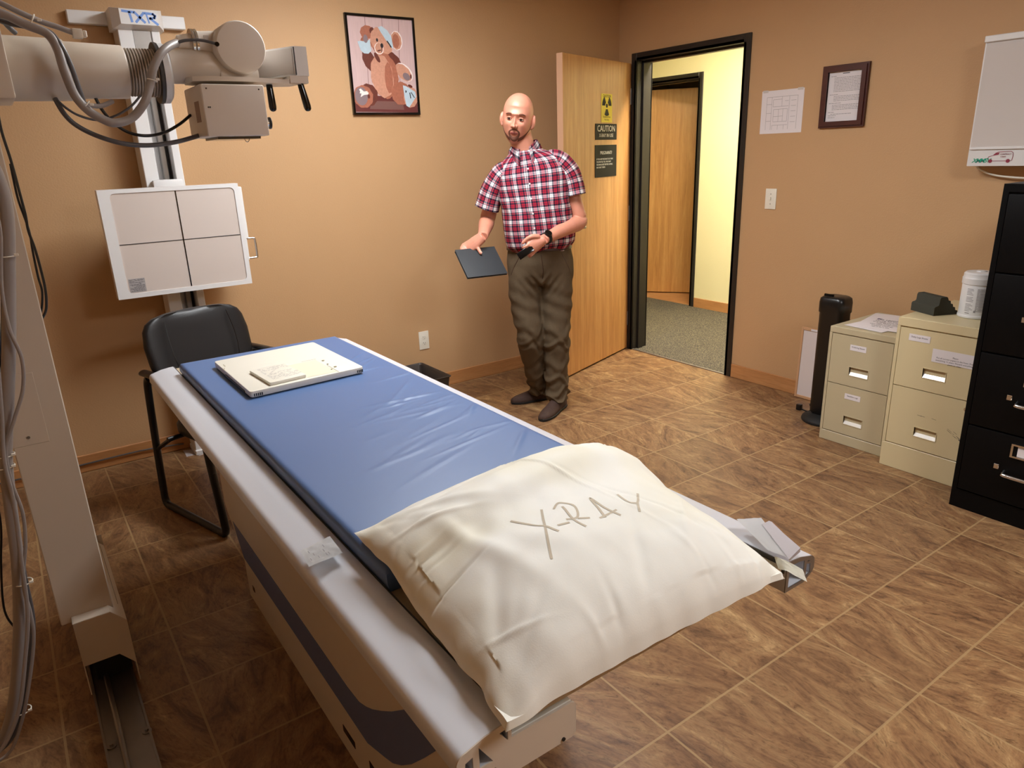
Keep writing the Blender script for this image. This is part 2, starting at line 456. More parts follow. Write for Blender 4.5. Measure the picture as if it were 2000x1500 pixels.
def shape2d(loops, depth, mat4, mb, n=None):
    """2-D outline with holes, extruded by depth (centred) and placed with mat4"""
    cu = bpy.data.curves.new('c', 'CURVE'); cu.dimensions = '2D'; cu.fill_mode = 'BOTH'; cu.extrude = depth/2
    for lp in loops:
        sp = cu.splines.new('POLY'); sp.points.add(len(lp)-1); sp.use_cyclic_u = True
        for q, p in zip(sp.points, lp): q.co = (p[0], p[1], 0, 1)
    o = bpy.data.objects.new('c', cu); COL.objects.link(o)
    dg = bpy.context.evaluated_depsgraph_get()
    me = bpy.data.meshes.new_from_object(o.evaluated_get(dg))
    t = bmesh.new(); t.from_mesh(me); bmesh.ops.remove_doubles(t, verts=t.verts[:], dist=1e-6)
    mb.merge(t, mat4)
    bpy.data.objects.remove(o); bpy.data.curves.remove(cu); bpy.data.meshes.remove(me)
    return mb

def text(mb, body, size, mat4, align='CENTER', ext=0.0006, spacing=1.0, line=1.0, shear=0.0, offset=0.0):
    cu = bpy.data.curves.new('t', 'FONT'); cu.body = body; cu.size = size; cu.extrude = ext; cu.align_x = align
    cu.resolution_u = 2; cu.space_character = spacing; cu.space_line = line; cu.shear = shear; cu.offset = offset
    o = bpy.data.objects.new('t', cu); COL.objects.link(o)
    dg = bpy.context.evaluated_depsgraph_get()
    me = bpy.data.meshes.new_from_object(o.evaluated_get(dg))
    t = bmesh.new(); t.from_mesh(me); mb.merge(t, mat4)
    bpy.data.objects.remove(o); bpy.data.curves.remove(cu); bpy.data.meshes.remove(me)
    return mb

# orientation matrices: X = reading direction, Y = up, Z = out of the surface
def on_right_wall(x, y, z):    # surface facing -x, reading towards -y
    return Matrix(((0, 0, -1, x), (-1, 0, 0, y), (0, 1, 0, z), (0, 0, 0, 1)))
def on_back_wall(x, y, z):     # surface facing -y, reading towards +x
    return Matrix(((1, 0, 0, x), (0, 0, -1, y), (0, 1, 0, z), (0, 0, 0, 1)))
def arc(cx, cz, r, a0, a1, n=6):
    return [(cx+r*math.cos(a0+(a1-a0)*i/n), cz+r*math.sin(a0+(a1-a0)*i/n)) for i in range(n+1)]
def rrect(x0, y0, x1, y1, r, n=5):
    return (arc(x1-r, y1-r, r, 0, PI/2, n)+arc(x0+r, y1-r, r, PI/2, PI, n)+arc(x0+r, y0+r, r, PI, 1.5*PI, n)+arc(x1-r, y0+r, r, 1.5*PI, 2*PI, n))
def rect(x0, y0, x1, y1): return [(x0, y0), (x1, y0), (x1, y1), (x0, y1)]

# ================================================================== ROOM SHELL
XL, YF = -5.2, -5.6          # left wall, wall behind the camera
WT = 0.14                    # wall thickness
o = MB().use('floor').box((XL, YF, -0.05), (0.0, 0, 0)).build('floor'); struct(o)
o = MB().use('ceiling').box((XL, YF, CEIL), (0, 0, CEIL+0.05)).build('ceiling'); struct(o)
o = MB().use('wall').box((XL-0.1, 0, 0), (WT, 0.1, CEIL)).build('wall_back'); struct(o)
o = MB().use('wall').box((XL-0.1, YF, 0), (XL, 0, CEIL)).build('wall_left'); struct(o)
o = MB().use('wall').box((XL-0.1, YF-0.1, 0), (WT, YF, CEIL)).build('wall_front'); struct(o)
DY0, DY1, DH = -0.190, -1.112, 2.135       # door opening
mb = MB().use('wall')
mb.box((0, 0, 0), (WT, DY0+0.02, CEIL)); mb.box((0, DY1-0.02, 0), (WT, YF, CEIL)); mb.box((0, DY0+0.02, DH+0.02), (WT, DY1-0.02, CEIL))
struct(mb.build('wall_right'))

def baseboard(name, pts, h=0.095, t=0.012):
    mb = MB().use('basewood')
    for a, b in pts:
        mb.box(a, b, 0.003, 1)
    return struct(mb.build(name))
baseboard('baseboard_back', [((XL, -0.012, 0), (-0.0, -0.0005, 0.095))])
baseboard('baseboard_right', [((-0.012, -1.165, 0), (-0.0005, YF, 0.095)), ((-0.012, -0.012, 0), (-0.0005, -0.136, 0.095))])

# door frame: face 50 mm, reveal, stop
def door_frame(name, x0, x1, y0, y1, h, face=0.05, proj=0.012):
    """opening between y0 (upper) and y1 in a wall from x0 to x1"""
    mb = MB().use('frame_dark')
    for xa, xb in ((x0-proj, x0), (x1, x1+proj)):
        mb.box((xa, y0, 0), (xb, y0+face, h+face), 0.002, 1); mb.box((xa, y1, 0), (xb, y1-face, h+face), 0.002, 1)
        mb.box((xa, y0, h), (xb, y1, h+face), 0.002, 1)
    mb.box((x0-proj, y0, 0), (x1+proj, y0+0.018, h)); mb.box((x0-proj, y1, 0), (x1+proj, y1-0.018, h)); mb.box((x0-proj, y0, h), (x1+proj, y1, h+0.018))
    sx0, sx1 = x0+0.05, x0+0.10
    mb.box((sx0, y0-0.015, 0), (sx1, y0, h), 0.001, 1); mb.box((sx0, y1, 0), (sx1, y1+0.015, h), 0.001, 1); mb.box((sx0, y0, h-0.015), (sx1, y1, h), 0.001, 1)
    return struct(mb.build(name))
door_frame('trim_1', 0, WT, DY0, DY1, DH)

# door leaf, hinged near the corner, standing open into the room
HX, HY = -0.018, -0.145
LANG = math.atan2(-0.31, -0.906)
dl = empty('door_1', (HX, HY, 0), LANG); struct(dl)
LW = 0.935
# local: X runs from hinge to free edge, local Y: +Y side faces the corner/back wall?  (see face side FS)
FS = 1      # side of the leaf whose face looks at the camera
mb = MB().use('oak').box((0.004, -0.045, 0.012), (LW-0.003, 0, 2.12), 0.001, 1)
leaf = mb.build('door_leaf', dl)
mb = MB().use('edgewood').box((LW-0.003, -0.044, 0.012), (LW+0.0005, -0.001, 2.12)); mb.build('edge_band', dl)
mb = MB().use('steel')
for z in (0.25, 1.07, 1.9): mb.cyl((-0.004, -0.004, z-0.055), (-0.004, -0.004, z+0.055), 0.007, 10)
mb.build('hinge', dl)
def lever(side):
    mb = MB().use('steel')
    yb = 0.0 if side > 0 else -0.045
    cx, cz = LW-0.06, 1.045
    mb.cyl((cx, yb, cz), (cx, yb+side*0.008, cz), 0.033, 24, bev=0.002)
    mb.cyl((cx, yb, cz), (cx, yb+side*0.055, cz), 0.011, 14)
    mb.tube([(cx, yb+side*0.05, cz), (cx-0.03, yb+side*0.056, cz), (cx-0.12, yb+side*0.056, cz-0.002)], [0.010, 0.011, 0.009], 12, smooth=4)
    return mb.build('lever_handle', dl)
lever(1); lever(-1)

# hallway beyond the door
HW = 1.58
struct(MB().use('carpet').box((0.0, -2.6, -0.05), (HW+0.02, 3.6, 0.002)).build('floor_hallway'))
struct(MB().use('steel').box((-0.006, DY0, 0.0), (0.012, DY1, 0.006), 0.002, 1).build('trim_threshold'))
struct(MB().use('ceiling').box((WT, -2.6, CEIL), (HW, 3.6, CEIL+0.05)).build('ceiling_hallway'))
D2a, D2b = 1.53, 0.60
mb = MB().use('cream_wall')
mb.box((HW, -2.6, 0), (HW+WT, D2b-0.02, CEIL)); mb.box((HW, D2a+0.02, 0), (HW+WT, 3.6, CEIL)); mb.box((HW, D2b-0.02, DH+0.02), (HW+WT, D2a+0.02, CEIL))
struct(mb.build('wall_hallway'))
struct(MB().use('cream_wall').box((WT-0.0, -2.6, 0), (WT+0.006, DY1-0.055, CEIL)).box((WT, DY0+0.055, 0), (WT+0.006, 3.6, CEIL)).box((WT, DY0+0.055, DH+0.055), (WT+0.006, DY1-0.055, CEIL)).build('wall_hallway_near'))
struct(MB().use('cream_wall').box((WT, -2.7, 0), (HW, -2.6, CEIL)).build('wall_hallway_end'))
struct(MB().use('cream_wall').box((WT, 3.6, 0), (HW, 3.7, CEIL)).build('wall_hallway_far'))
struct(MB().use('basewood').box((HW-0.012, -2.6, 0), (HW-0.0005, D2b-0.055, 0.095), 0.003, 1).build('baseboard_hallway'))
door_frame('trim_2', HW, HW+WT, D2a, D2b, DH)
struct(MB().use('basewood').box((HW+0.02, -1.0, -0.05), (HW+2.6, 3.4, 0.001)).build('floor_far_room'))
struct(MB().use('cream_wall').box((HW+2.5, -1.0, 0), (HW+2.6, 3.4, CEIL)).box((HW+WT, 3.3, 0), (HW+2.5, 3.4, CEIL)).box((HW+WT, -1.1, 0), (HW+2.5, -1.0, CEIL)).build('wall_far_room'))
struct(MB().use('ceiling').box((HW+WT, -1.0, CEIL), (HW+2.6, 3.4, CEIL+0.05)).build('ceiling_far_room'))
d2 = empty('door_2', (HW+WT-0.01, D2a-0.01, 0), math.atan2(-0.80, 0.60)); struct(d2)
MB().use('oak').box((0.003, 0.0, 0.012), (0.915, 0.045, 2.10), 0.001, 1).build('door_leaf', d2)

# ceiling lamps (above the frame of the picture)
def lamp(cx, cy, sx, sy, key, label, grp):
    e = empty('ceiling_light', (cx, cy, CEIL)); tag(e, label, 'ceiling light', grp)
    mb = MB().use('white')
    for a, b in (((-sx/2-.025, -sy/2-.025, -.012), (sx/2+.025, -sy/2, -.0005)), ((-sx/2-.025, sy/2, -.012), (sx/2+.025, sy/2+.025, -.0005)),
                 ((-sx/2-.025, -sy/2, -.012), (-sx/2, sy/2, -.0005)), ((sx/2, -sy/2, -.012), (sx/2+.025, sy/2, -.0005))): mb.box(a, b)
    mb.build('frame', e)
    MB().use(key).box((-sx/2+.001, -sy/2+.001, -.008), (sx/2-.001, sy/2-.001, -.001)).build('diffuser', e)
for i, l in enumerate(ROOM_LIGHTS):
    lamp(*l, 'lamp', ['recessed ceiling light panel over the open floor near the back wall', 'recessed ceiling light panel nearer the camera'][i], 'ceiling lights')
for l in HALL_LIGHTS:
    lamp(*l, 'hall_lamp', 'square ceiling light panel in the hallway', None)
# ================================================================== X-RAY TABLE
TX0, TX1, TY0, TY1 = -3.612, -2.800, -3.520, -1.250      # outer edges of the rails, near end, far end
tbl = empty('xray_table', (-3.206, -2.38, 0))
tag(tbl, 'long cream and blue examination table with silver side rails, under the blue pad', 'examination table')
def T3(x, y, z): return (x+3.206, y+2.38, z)
def rail(mirror):
    # profile (distance inward from the outer nose, height)
    prof = [(0.006, .748), (0.0, .756), (0.0, .768)]+[(0.016-0.016*math.cos(a), .770+0.017*math.sin(a)) for a in [PI/2*i/6 for i in range(1, 7)]]
    prof += [(0.045, .7955), (0.075, .7995), (0.090, .800), (0.090, .735), (0.030, .735)]
    hole1 = [(0.012, .750), (0.026, .746), (0.026, .774), (0.014, .770)]
    hole2 = [(0.036, .748), (0.058, .748), (0.036, .784)] if not mirror else [(0.034, .742), (0.082, .742), (0.082, .790), (0.050, .788), (0.034, .784)]
    hole3 = [(0.070, .788), (0.084, .790), (0.084, .768)] if not mirror else [(.0145, .777), (.024, .777), (.024, .781)]
    L_ = TY1-TY0
    if mirror: mt = Matrix(((-1, 0, 0, TX1+3.206), (0, 0, -1, (TY0+TY1)/2+2.38), (0, 1, 0, 0), (0, 0, 0, 1)))
    else: mt = Matrix(((1, 0, 0, TX0+3.206), (0, 0, -1, (TY0+TY1)/2+2.38), (0, 1, 0, 0), (0, 0, 0, 1)))
    mb = MB().use('alu')
    shape2d([prof, hole1, hole2, hole3], L_, mt, mb)
    o = mb.build('side_rail', tbl)
    # painted end face plate with the same openings
    mb = MB().use('steel' if mirror else 'beige')
    mt2 = mt.copy(); mt2[1][3] = TY0+2.38-0.0012
    shape2d([prof, hole1, hole2, hole3], 0.002, mt2, mb); mb.build('rail_end_face', o)
    mb = MB().use('grey_dark')
    sx = -1 if mirror else 1; bx = (TX1 if mirror else TX0)
    mb.box(T3(bx+sx*.0915, TY0+.002, .776), T3(bx+sx*.0935, TY1-.002, .800)); mb.build('gap_strip', o)
    return o
rail(False); rail(True)
mb = MB().use('cream')
mb.box(T3(TX0+.094, TY0+.006, .774), T3(TX1-.094, TY1-.004, .792), .002, 1); mb.build('tabletop', tbl)
# end cap / carriage beam under the near left corner
mb = MB().use('beige')
mt = Matrix(((1, 0, 0, 3.206), (0, 0, -1, TY0+2.38-0.0), (0, 1, 0, 0), (0, 0, 0, 1)))
shape2d([rrect(TX0+.062, .706, -3.405, .770, .010)], .004, mt, mb); mb.build('end_plate', tbl)
mb = MB().use('cassette').box(T3(TX0+.064, TY0+.004, .708), T3(-3.408, TY1-.01, .768), .002, 1)  # cream instead of aluminium: the lit strip along its top is painted in
mb.build('carriage_beam', tbl)
mb = MB().use('alu').box(T3(-3.01, TY0+.32, .708), T3(TX1-.09, TY1-.01, .768), .002, 1); mb.build('carriage_beam', tbl)
for x, z in ((-3.547, .7125), (-3.535, .7125), (-3.43, .712)):
    mb = MB().use('blackgloss').cyl(T3(x, TY0-.004, z), T3(x, TY0-.0015, z), .0032, 10); mb.build('screw', tbl)
# base body
BX0, BX1 = -3.475, -2.937
mb = MB().use('beige')
mb.box(T3(BX0+.008, -2.86, 0), T3(BX1-.008, -1.72, .62), .006, 1)
mb.box(T3(BX0+.012, -2.88, .42), T3(BX1-.012, -1.56, .70), .006, 1)
mb.build('base_body', tbl)
def side_profile():
    p = [(-1.712, 0.0), (-1.712, .150), (-1.690, .185), (-1.555, .285), (-1.532, .315), (-1.532, .700), (-3.395, .700), (-3.395, .60), (-3.34, .50)]
    p += [(-3.22, .33), (-3.08, .16), (-2.97, .06), (-2.90, 0.0)]
    return p
for x, sx in ((BX0, 1), (BX1-.008, 1)):
    mb = MB().use('beige')
    pf = side_profile() if x == BX0 else [(-1.712, 0.0), (-1.712, .150), (-1.532, .315), (-1.532, .700), (-2.88, .700), (-2.88, 0.0)]
    mb.prism([T3(x, y, z) for y, z in pf], (.008, 0, 0))
    cov = mb.build('side_cover', tbl)
    if x == BX0:
        up = [(-1.625, .272), (-2.70, .260)]+[q_[1:] for q_ in ((-3.475,-2.774,0.267), (-3.475,-2.818,0.285), (-3.475,-2.861,0.308), (-3.475,-2.916,0.344), (-3.475,-2.977,0.387), (-3.475,-3.061,0.455), (-3.475,-3.15,0.531))]
        lo = [q_[1:] for q_ in ((-3.475,-3.256,0.525), (-3.475,-3.196,0.459), (-3.475,-3.127,0.381), (-3.475,-3.06,0.309), (-3.475,-3.003,0.258), (-3.475,-2.953,0.223), (-3.475,-2.905,0.202))]+[(-2.80, .160), (-1.7145, .160), (-1.705, .175), (-1.69, .190)]
        mb = MB().use('blueband')
        shp = [(y, z) for y, z in up+lo]
        mtx = Matrix(((0, 0, 1, x+3.206-.0008), (1, 0, 0, 2.38), (0, 1, 0, 0), (0, 0, 0, 1)))
        shape2d([shp], .0012, mtx, mb)
        tag(mb.build('blue_stripe', cov), 'slate blue stripe')
        for (ya, za, yb, zb) in ((-1.775, .055, -1.80, .075), (-2.62, .060, -2.70, .082), (-2.795, .070, -2.83, .10)):
            mb = MB().use('blackgloss').box(T3(x-.0012, ya, za), T3(x+.0005, yb, zb)); mb.build('vent_slot', cov)

# ------------------------------------------------------------------ blue pad
def pad_height(x, y):
    h = 0.0
    for (cx, cy, ang, ln, wd, am) in PADF:
        dx, dy = x-cx, y-cy
        a = dx*math.cos(ang)+dy*math.sin(ang); b = -dx*math.sin(ang)+dy*math.cos(ang)+.10*math.sin(a*9)*wd*4
        h += am*math.exp(-(a/ln)**2)*math.exp(-(b/wd)**2)
    return h+.0012*noise.noise(Vector((x*5, y*5, 1)))
PADF = []
for i in range(26):
    cx = -3.0+random.uniform(-.10, .09); cy = random.uniform(-2.85, -1.75)
    PADF.append((cx, cy, random.uniform(-.1, .9), random.uniform(.04, .13), random.uniform(.004, .009), random.uniform(.0012, .0032)))
for i in range(10):
    PADF.append((random.uniform(-3.3, -3.1), random.uniform(-2.8, -2.3), random.uniform(.1, .7), random.uniform(.06, .12), .009, random.uniform(.0006, .0013)))
PX0, PX1, PY0, PY1, PZ0, PZ1 = -3.521, -2.908, -3.137, -1.385, .7935, .842
def make_pad():
    bm = bmesh.new(); nx, ny = 120, 300; r = .012
    grid = []
    for j in range(ny+1):
        row = []
        for i in range(nx+1):
            x = PX0+(PX1-PX0)*i/nx; y = PY0+(PY1-PY0)*j/ny
            d = min(x-PX0, PX1-x, y-PY0, PY1-y)
            z = PZ1-(r-math.sqrt(max(0, r*r-(r-d)**2)) if d < r else 0)*.7
            row.append(bm.verts.new((x, y, z+(pad_height(x, y) if d > 1e-6 else 0)*min(1, d/.03))))
        grid.append(row)
    for j in range(ny):
        for i in range(nx): bm.faces.new((grid[j][i], grid[j][i+1], grid[j+1][i+1], grid[j+1][i]))
    rim = [grid[0][i] for i in range(nx+1)]+[grid[j][nx] for j in range(1, ny+1)]+[grid[ny][i] for i in range(nx-1, -1, -1)]+[grid[j][0] for j in range(ny-1, 0, -1)]
    prev = rim
    for k, (dz, ins) in enumerate(((.014, -.001), (.030, 0.0), (PZ1-PZ0-.008, .004))):
        cur = []
        for v in rim:
            x, y = v.co.x, v.co.y
            w = .0018*noise.noise(Vector((x*14, y*14, k)))
            sx = 1 if x < (PX0+PX1)/2 else -1; sy = 1 if y < (PY0+PY1)/2 else -1
            ex = x if PX0+1e-5 < x < PX1-1e-5 else x+sx*(ins+w)
            ey = y if PY0+1e-5 < y < PY1-1e-5 else y+sy*(ins+w)
            cur.append(bm.verts.new((ex, ey, PZ1-.008-dz+.008)))
        n = len(rim)
        for i in range(n): bm.faces.new((prev[i], prev[(i+1) % n], cur[(i+1) % n], cur[i]))
        prev = cur
    cur = [bm.verts.new((v.co.x, v.co.y, PZ0)) for v in prev]
    n = len(rim)
    for i in range(n): bm.faces.new((prev[i], prev[(i+1) % n], cur[(i+1) % n], cur[i]))
    bm.faces.new(cur)
    bmesh.ops.recalc_face_normals(bm, faces=bm.faces[:])
    me = bpy.data.meshes.new('table_pad'); bm.to_mesh(me); bm.free(); me.materials.append(M['pad'])
    return link_mesh('table_pad', me, ang=50)
tag(make_pad(), 'long blue vinyl pad lying on the examination table', 'table pad')

# ------------------------------------------------------------------ pillow
def pil_bilin(a, b):
    # a: -1 left .. 1 right ; b: -1 near .. 1 far
    s, t = (a+1)/2, (b+1)/2
    NL = Vector((-3.548, -3.548)); NR = Vector((-2.955, -3.560)); FL = Vector((-3.522, -3.000)); FR = Vector((-2.858, -2.985))
    p = NL*(1-s)*(1-t)+NR*s*(1-t)+FL*(1-s)*t+FR*s*t
    c = Vector((-3.22, -3.29))
    # edges bow slightly
    k = 0.035*((1-a*a)*abs(b)**4+(1-b*b)*abs(a)**4)
    p = p+(p-c)*k*(-.9)
    return p
def fold(x, y, cx, cy, ang, ln, wd):
    dx, dy = x-cx, y-cy
    a = dx*math.cos(ang)+dy*math.sin(ang); b = -dx*math.sin(ang)+dy*math.cos(ang)
    return math.exp(-(a/ln)**2)*math.exp(-(b/wd)**2)
random.seed(11)
FOLDS = []
# radiating from corners and edges
for (cx, cy, base, spread, n, reach) in ((-.95, .92, -.78, .9, 7, .30), (.93, .93, -2.35, .8, 6, .30), (.95, -.93, 2.35, .9, 8, .34), (-.95, -.93, .78, .9, 7, .30)):
    for i in range(n):
        a = base+random.uniform(-spread, spread)*.5
        d = random.uniform(.12, .55)
        FOLDS.append((cx+math.cos(a)*d, cy+math.sin(a)*d, a, random.uniform(.12, reach), random.uniform(.03, .065), random.choice((-1, 1))*random.uniform(.003, .009)))
for i in range(14):      # along the near and left edges
    if i % 2: FOLDS.append((random.uniform(-.6, .9), random.uniform(-.98, -.72), random.uniform(1.2, 1.9), random.uniform(.08, .2), random.uniform(.015, .03), random.choice((-1, 1))*random.uniform(.003, .007)))
    else: FOLDS.append((random.uniform(-.98, -.72), random.uniform(-.7, .9), random.uniform(-.5, .4), random.uniform(.1, .25), random.uniform(.015, .035), random.choice((-1, 1))*random.uniform(.004, .010)))
# long creases from packing
FOLDS += [(.10, .35, -1.25, .75, .010, .006), (.42, -.25, -1.1, .50, .012, -.005), (-.25, -.2, .35, .45, .05, .006), (.35, .62, .12, .5, .03, .006),
          (-.45, .70, .10, .40, .03, -.006), (.62, -.45, -2.2, .3, .03, .008), (.15, -.55, 1.1, .45, .04, -.007), (-.62, .10, -1.35, .45, .06, .012), (-.70, .45, -.5, .22, .02, .008)]
def pil_top(a, b):
    t = (max(0, 1-abs(a)**2.6)**.60)*(max(0, 1-abs(b)**2.8)**(.62 if b > 0 else .62-.17*min(1, -b*2)))
    h = .112*t
    # less stuffing towards the far left corner, fuller in the middle right
    h *= 1-.18*math.exp(-((a+.8)**2+(b-.5)**2)/.25)
    w = 0
    for f in FOLDS: w += .5*f[5]*fold(a, b, *f[:5])
    w += .006*noise.noise(Vector((a*2.2, b*2.2, 4)))+.0025*noise.noise(Vector((a*7, b*5, 9)))
    return h, w
def make_pillow():
    n = 170; bm = bmesh.new(); top = []; bot = []
    for j in range(n+1):
        rt, rb = [], []
        for i in range(n+1):
            a, b = -1+2*i/n, -1+2*j/n
            p = pil_bilin(a, b); h, w = pil_top(a, b)
            edge = max(abs(a), abs(b)); base = pil_base(p.x, p.y, a, b)
            k = min(1, (1-edge)/.10)
            flap = .018-.012*max(0, -b)**2+.006*math.sin(b*7)*max(0, (abs(a)-.6)/.4)**2
            zt = base+flap*(1-0.5*edge)+h+w*min(1, .25+k)
            # ragged seam
            jit = .006*noise.noise(Vector((a*5, b*5, 2)))*(edge > .9)
            rt.append(bm.verts.new((p.x+jit, p.y-jit, zt)))
            if edge < .9999: rb.append(bm.verts.new((p.x+jit, p.y-jit, base+.003+.010*(edge**8))))
            else: rb.append(rt[-1])
        top.append(rt); bot.append(rb)
    for j in range(n):
        for i in range(n):
            bm.faces.new((top[j][i], top[j][i+1], top[j+1][i+1], top[j+1][i]))
            q = (bot[j][i], bot[j+1][i], bot[j+1][i+1], bot[j][i+1])
            try: bm.faces.new(q)
            except ValueError: pass
    bmesh.ops.recalc_face_normals(bm, faces=bm.faces[:])
    me = bpy.data.meshes.new('pillow'); bm.to_mesh(me); bm.free(); me.materials.append(M['pillow'])
    return link_mesh('pillow', me, ang=70)
def pil_base(x, y, a, b):
    # rests on the pad, sags off its near end onto the tabletop, hangs a little past the table end
    s = 1/(1+math.exp((y+3.20)/.018))     # 0 on pad, 1 beyond
    z = .8465*(1-s)+.815*s
    if y < -3.53: z -= .1*(-3.53-y)
    return z
pil = make_pillow()
tag(pil, 'large cream pillow in a creased paper pillowcase marked X-RAY', 'pillow')
pil_bvh = BVHTree.FromPolygons([v.co.copy() for v in pil.data.vertices], [tuple(p.vertices) for p in pil.data.polygons])
def on_top(bvh, x, y, z0=1.3):
    hit = bvh.ray_cast(Vector((x, y, z0)), Vector((0, 0, -1)))
    return hit[0].z if hit[0] else None
def stroke(mb, pts, w, bvh, lift=.0006):
    P_, _ = spline([Vector((p[0], p[1], 0)) for p in pts], 10)
    prev = None
    for i, p in enumerate(P_):
        d = P_[min(i+1, len(P_)-1)]-P_[max(i-1, 0)]; d.normalize(); s = Vector((-d.y, d.x, 0))*w/2
        a, b = p+s, p-s
        za, zb = on_top(bvh, a.x, a.y), on_top(bvh, b.x, b.y)
        if za is None or zb is None: prev = None; continue
        cur = (Vector((a.x, a.y, za+lift)), Vector((b.x, b.y, zb+lift)))
        if prev: mb.flat([prev[0], prev[1], cur[1], cur[0]])
        prev = cur
mb = MB().use('pencil')
for st in ([(-3.336,-3.266,0.955), (-3.318,-3.307,0.96), (-3.3,-3.356,0.965)], [(-3.277,-3.278,0.965), (-3.315,-3.339,0.96), (-3.35,-3.399,0.955)],
           [(-3.291,-3.341,0.965), (-3.268,-3.345,0.965)], [(-3.261,-3.293,0.965), (-3.241,-3.284,0.97), (-3.228,-3.31,0.97), (-3.245,-3.339,0.97), (-3.267,-3.335,0.97)], [(-3.246,-3.298,0.97), (-3.256,-3.342,0.97), (-3.252,-3.37,0.96)], [(-3.248,-3.343,0.965), (-3.228,-3.352,0.965)],
           [(-3.202,-3.363,0.96), (-3.194,-3.338,0.965), (-3.184,-3.302,0.97), (-3.183,-3.339,0.97), (-3.174,-3.372,0.96)], [(-3.212,-3.36,0.96), (-3.169,-3.356,0.96)],
           [(-3.127,-3.313,0.965), (-3.13,-3.346,0.96), (-3.119,-3.358,0.955)], [(-3.091,-3.33,0.96), (-3.111,-3.351,0.96), (-3.119,-3.358,0.955), (-3.135,-3.379,0.95)]):
    stroke(mb, st, .0045, pil_bvh)
mb.build('marker_writing', pil, fix=False)

# ------------------------------------------------------------------ cassette on the pad and the small plate on it
CZ = .8460
def quad_plate(name, corners, z0, z1, key, r=.008, label=None, cat=None, wob=0):
    mb = MB().use(key)
    c = [Vector((x, y, 0)) for x, y in corners]; cen = sum(c, Vector())/4
    def ring(ins, z):
        out = []
        for i in range(4):
            p = c[i]; a = (c[i-1]-p).normalized(); b = (c[(i+1) % 4]-p).normalized()
            q = p+(a+b)*ins; rr_ = max(r-ins, .001)
            for k in range(5):
                t = k/4; out.append((q+a*rr_*(1-t)**2+b*rr_*t**2).to_tuple()[:2]+(z,))
        return out
    mb.loft([ring(.002, z0), ring(0, z0+.003), ring(0, z1-.003), ring(.0008, z1-.001), ring(.003, z1)])
    return mb.build(name)
cas = quad_plate('imaging_cassette', [(-3.050, -1.518), (-3.429, -1.540), (-3.431, -1.995), (-3.043, -1.975)], CZ, .8665, 'cassette', .012)
tag(cas, 'flat cream film cassette with a sunken window, lying on the blue pad', 'film cassette')
mb = MB().use('cassette_edge')
for a, b in (((-3.241,-1.772,0.866), (-3.134,-1.769,0.867)), ((-3.133,-1.766,0.866), (-3.133,-1.978,0.867)), ((-3.412,-1.575,0.866), (-3.416,-1.644,0.867)), ((-3.415,-1.641,0.866), (-3.43,-1.681,0.867))):
    a = Vector(a); b = Vector(b); d = (b-a).normalized(); s = Vector((-d.y, d.x, 0))*.0016
    mb.flat([a+s, a-s, b-s, b+s])
mb.build('groove', cas, fix=False)
mb = MB().use('cassette_edge')
w0, w1, w2, w3 = [Vector(v) for v in ((-3.241,-1.784,0.867), (-3.14,-1.78,0.867), (-3.138,-1.973,0.867), (-3.238,-1.967,0.867))]
mb.flat([w0, w1, w2, w3]); mb.cur = 0
o = mb.build('window', cas, fix=False); o.data.materials[0] = simple('cassette_window', srgb(226, 219, 194), .5)
mb = MB().use('cassette_edge')
for (x, y, r) in ((*(-3.123,-1.81,0.866)[:2], .005), (*(-3.12,-1.914,0.866)[:2], .005), (*(-3.128,-1.865,0.866)[:2], .003), (*(-3.141,-1.935,0.866)[:2], .003)):
    mb = MB().use('cassette_edge').cyl((x, y, .8660), (x, y, .869), r, 12); mb.build('latch', cas)
mb = MB().use('black').box((-3.4325, -1.93, CZ+.002), (-3.4290, -1.70, CZ+.009))
mb.build('side_slot', cas)
mb = MB().use('black')
for i in range(5): mb.box((-3.42+i*.006, -1.9952, CZ+.003), (-3.417+i*.006, -1.992, CZ+.012))
mb.build('contact', cas); mb = MB().use('black')
for i in range(4): mb.box((-3.068+i*.006, -1.9772, CZ+.003), (-3.065+i*.006, -1.974, CZ+.012))
mb.build('contact', cas)
sm = quad_plate('cassette_card', [(-3.252, -1.778), (-3.373, -1.790), (-3.362, -1.978), (-3.240, -1.966)], .867, .878, 'cassette', .003)
tag(sm, 'small cream plate covered in fine print, lying on the film cassette', 'plate')
mb = MB().use('inklight')
random.seed(5)
ex = Vector((1, .06, 0)).normalized(); ey = Vector((-.06, 1, 0)).normalized(); c0 = Vector((-3.36, -1.80, .8784))
for i in range(15):
    y = -.010*i-.008; x = .008
    while x < .100:
        w = random.uniform(.004, .014)
        if random.random() < .75 and not (x > .05 and 3 < i < 7):
            p = c0+ex*x+ey*y; mb.flat([p, p+ex*w, p+ex*w+ey*.0022, p+ey*.0022])
        x += w+.003
mb.build('fine_print', sm, fix=False)

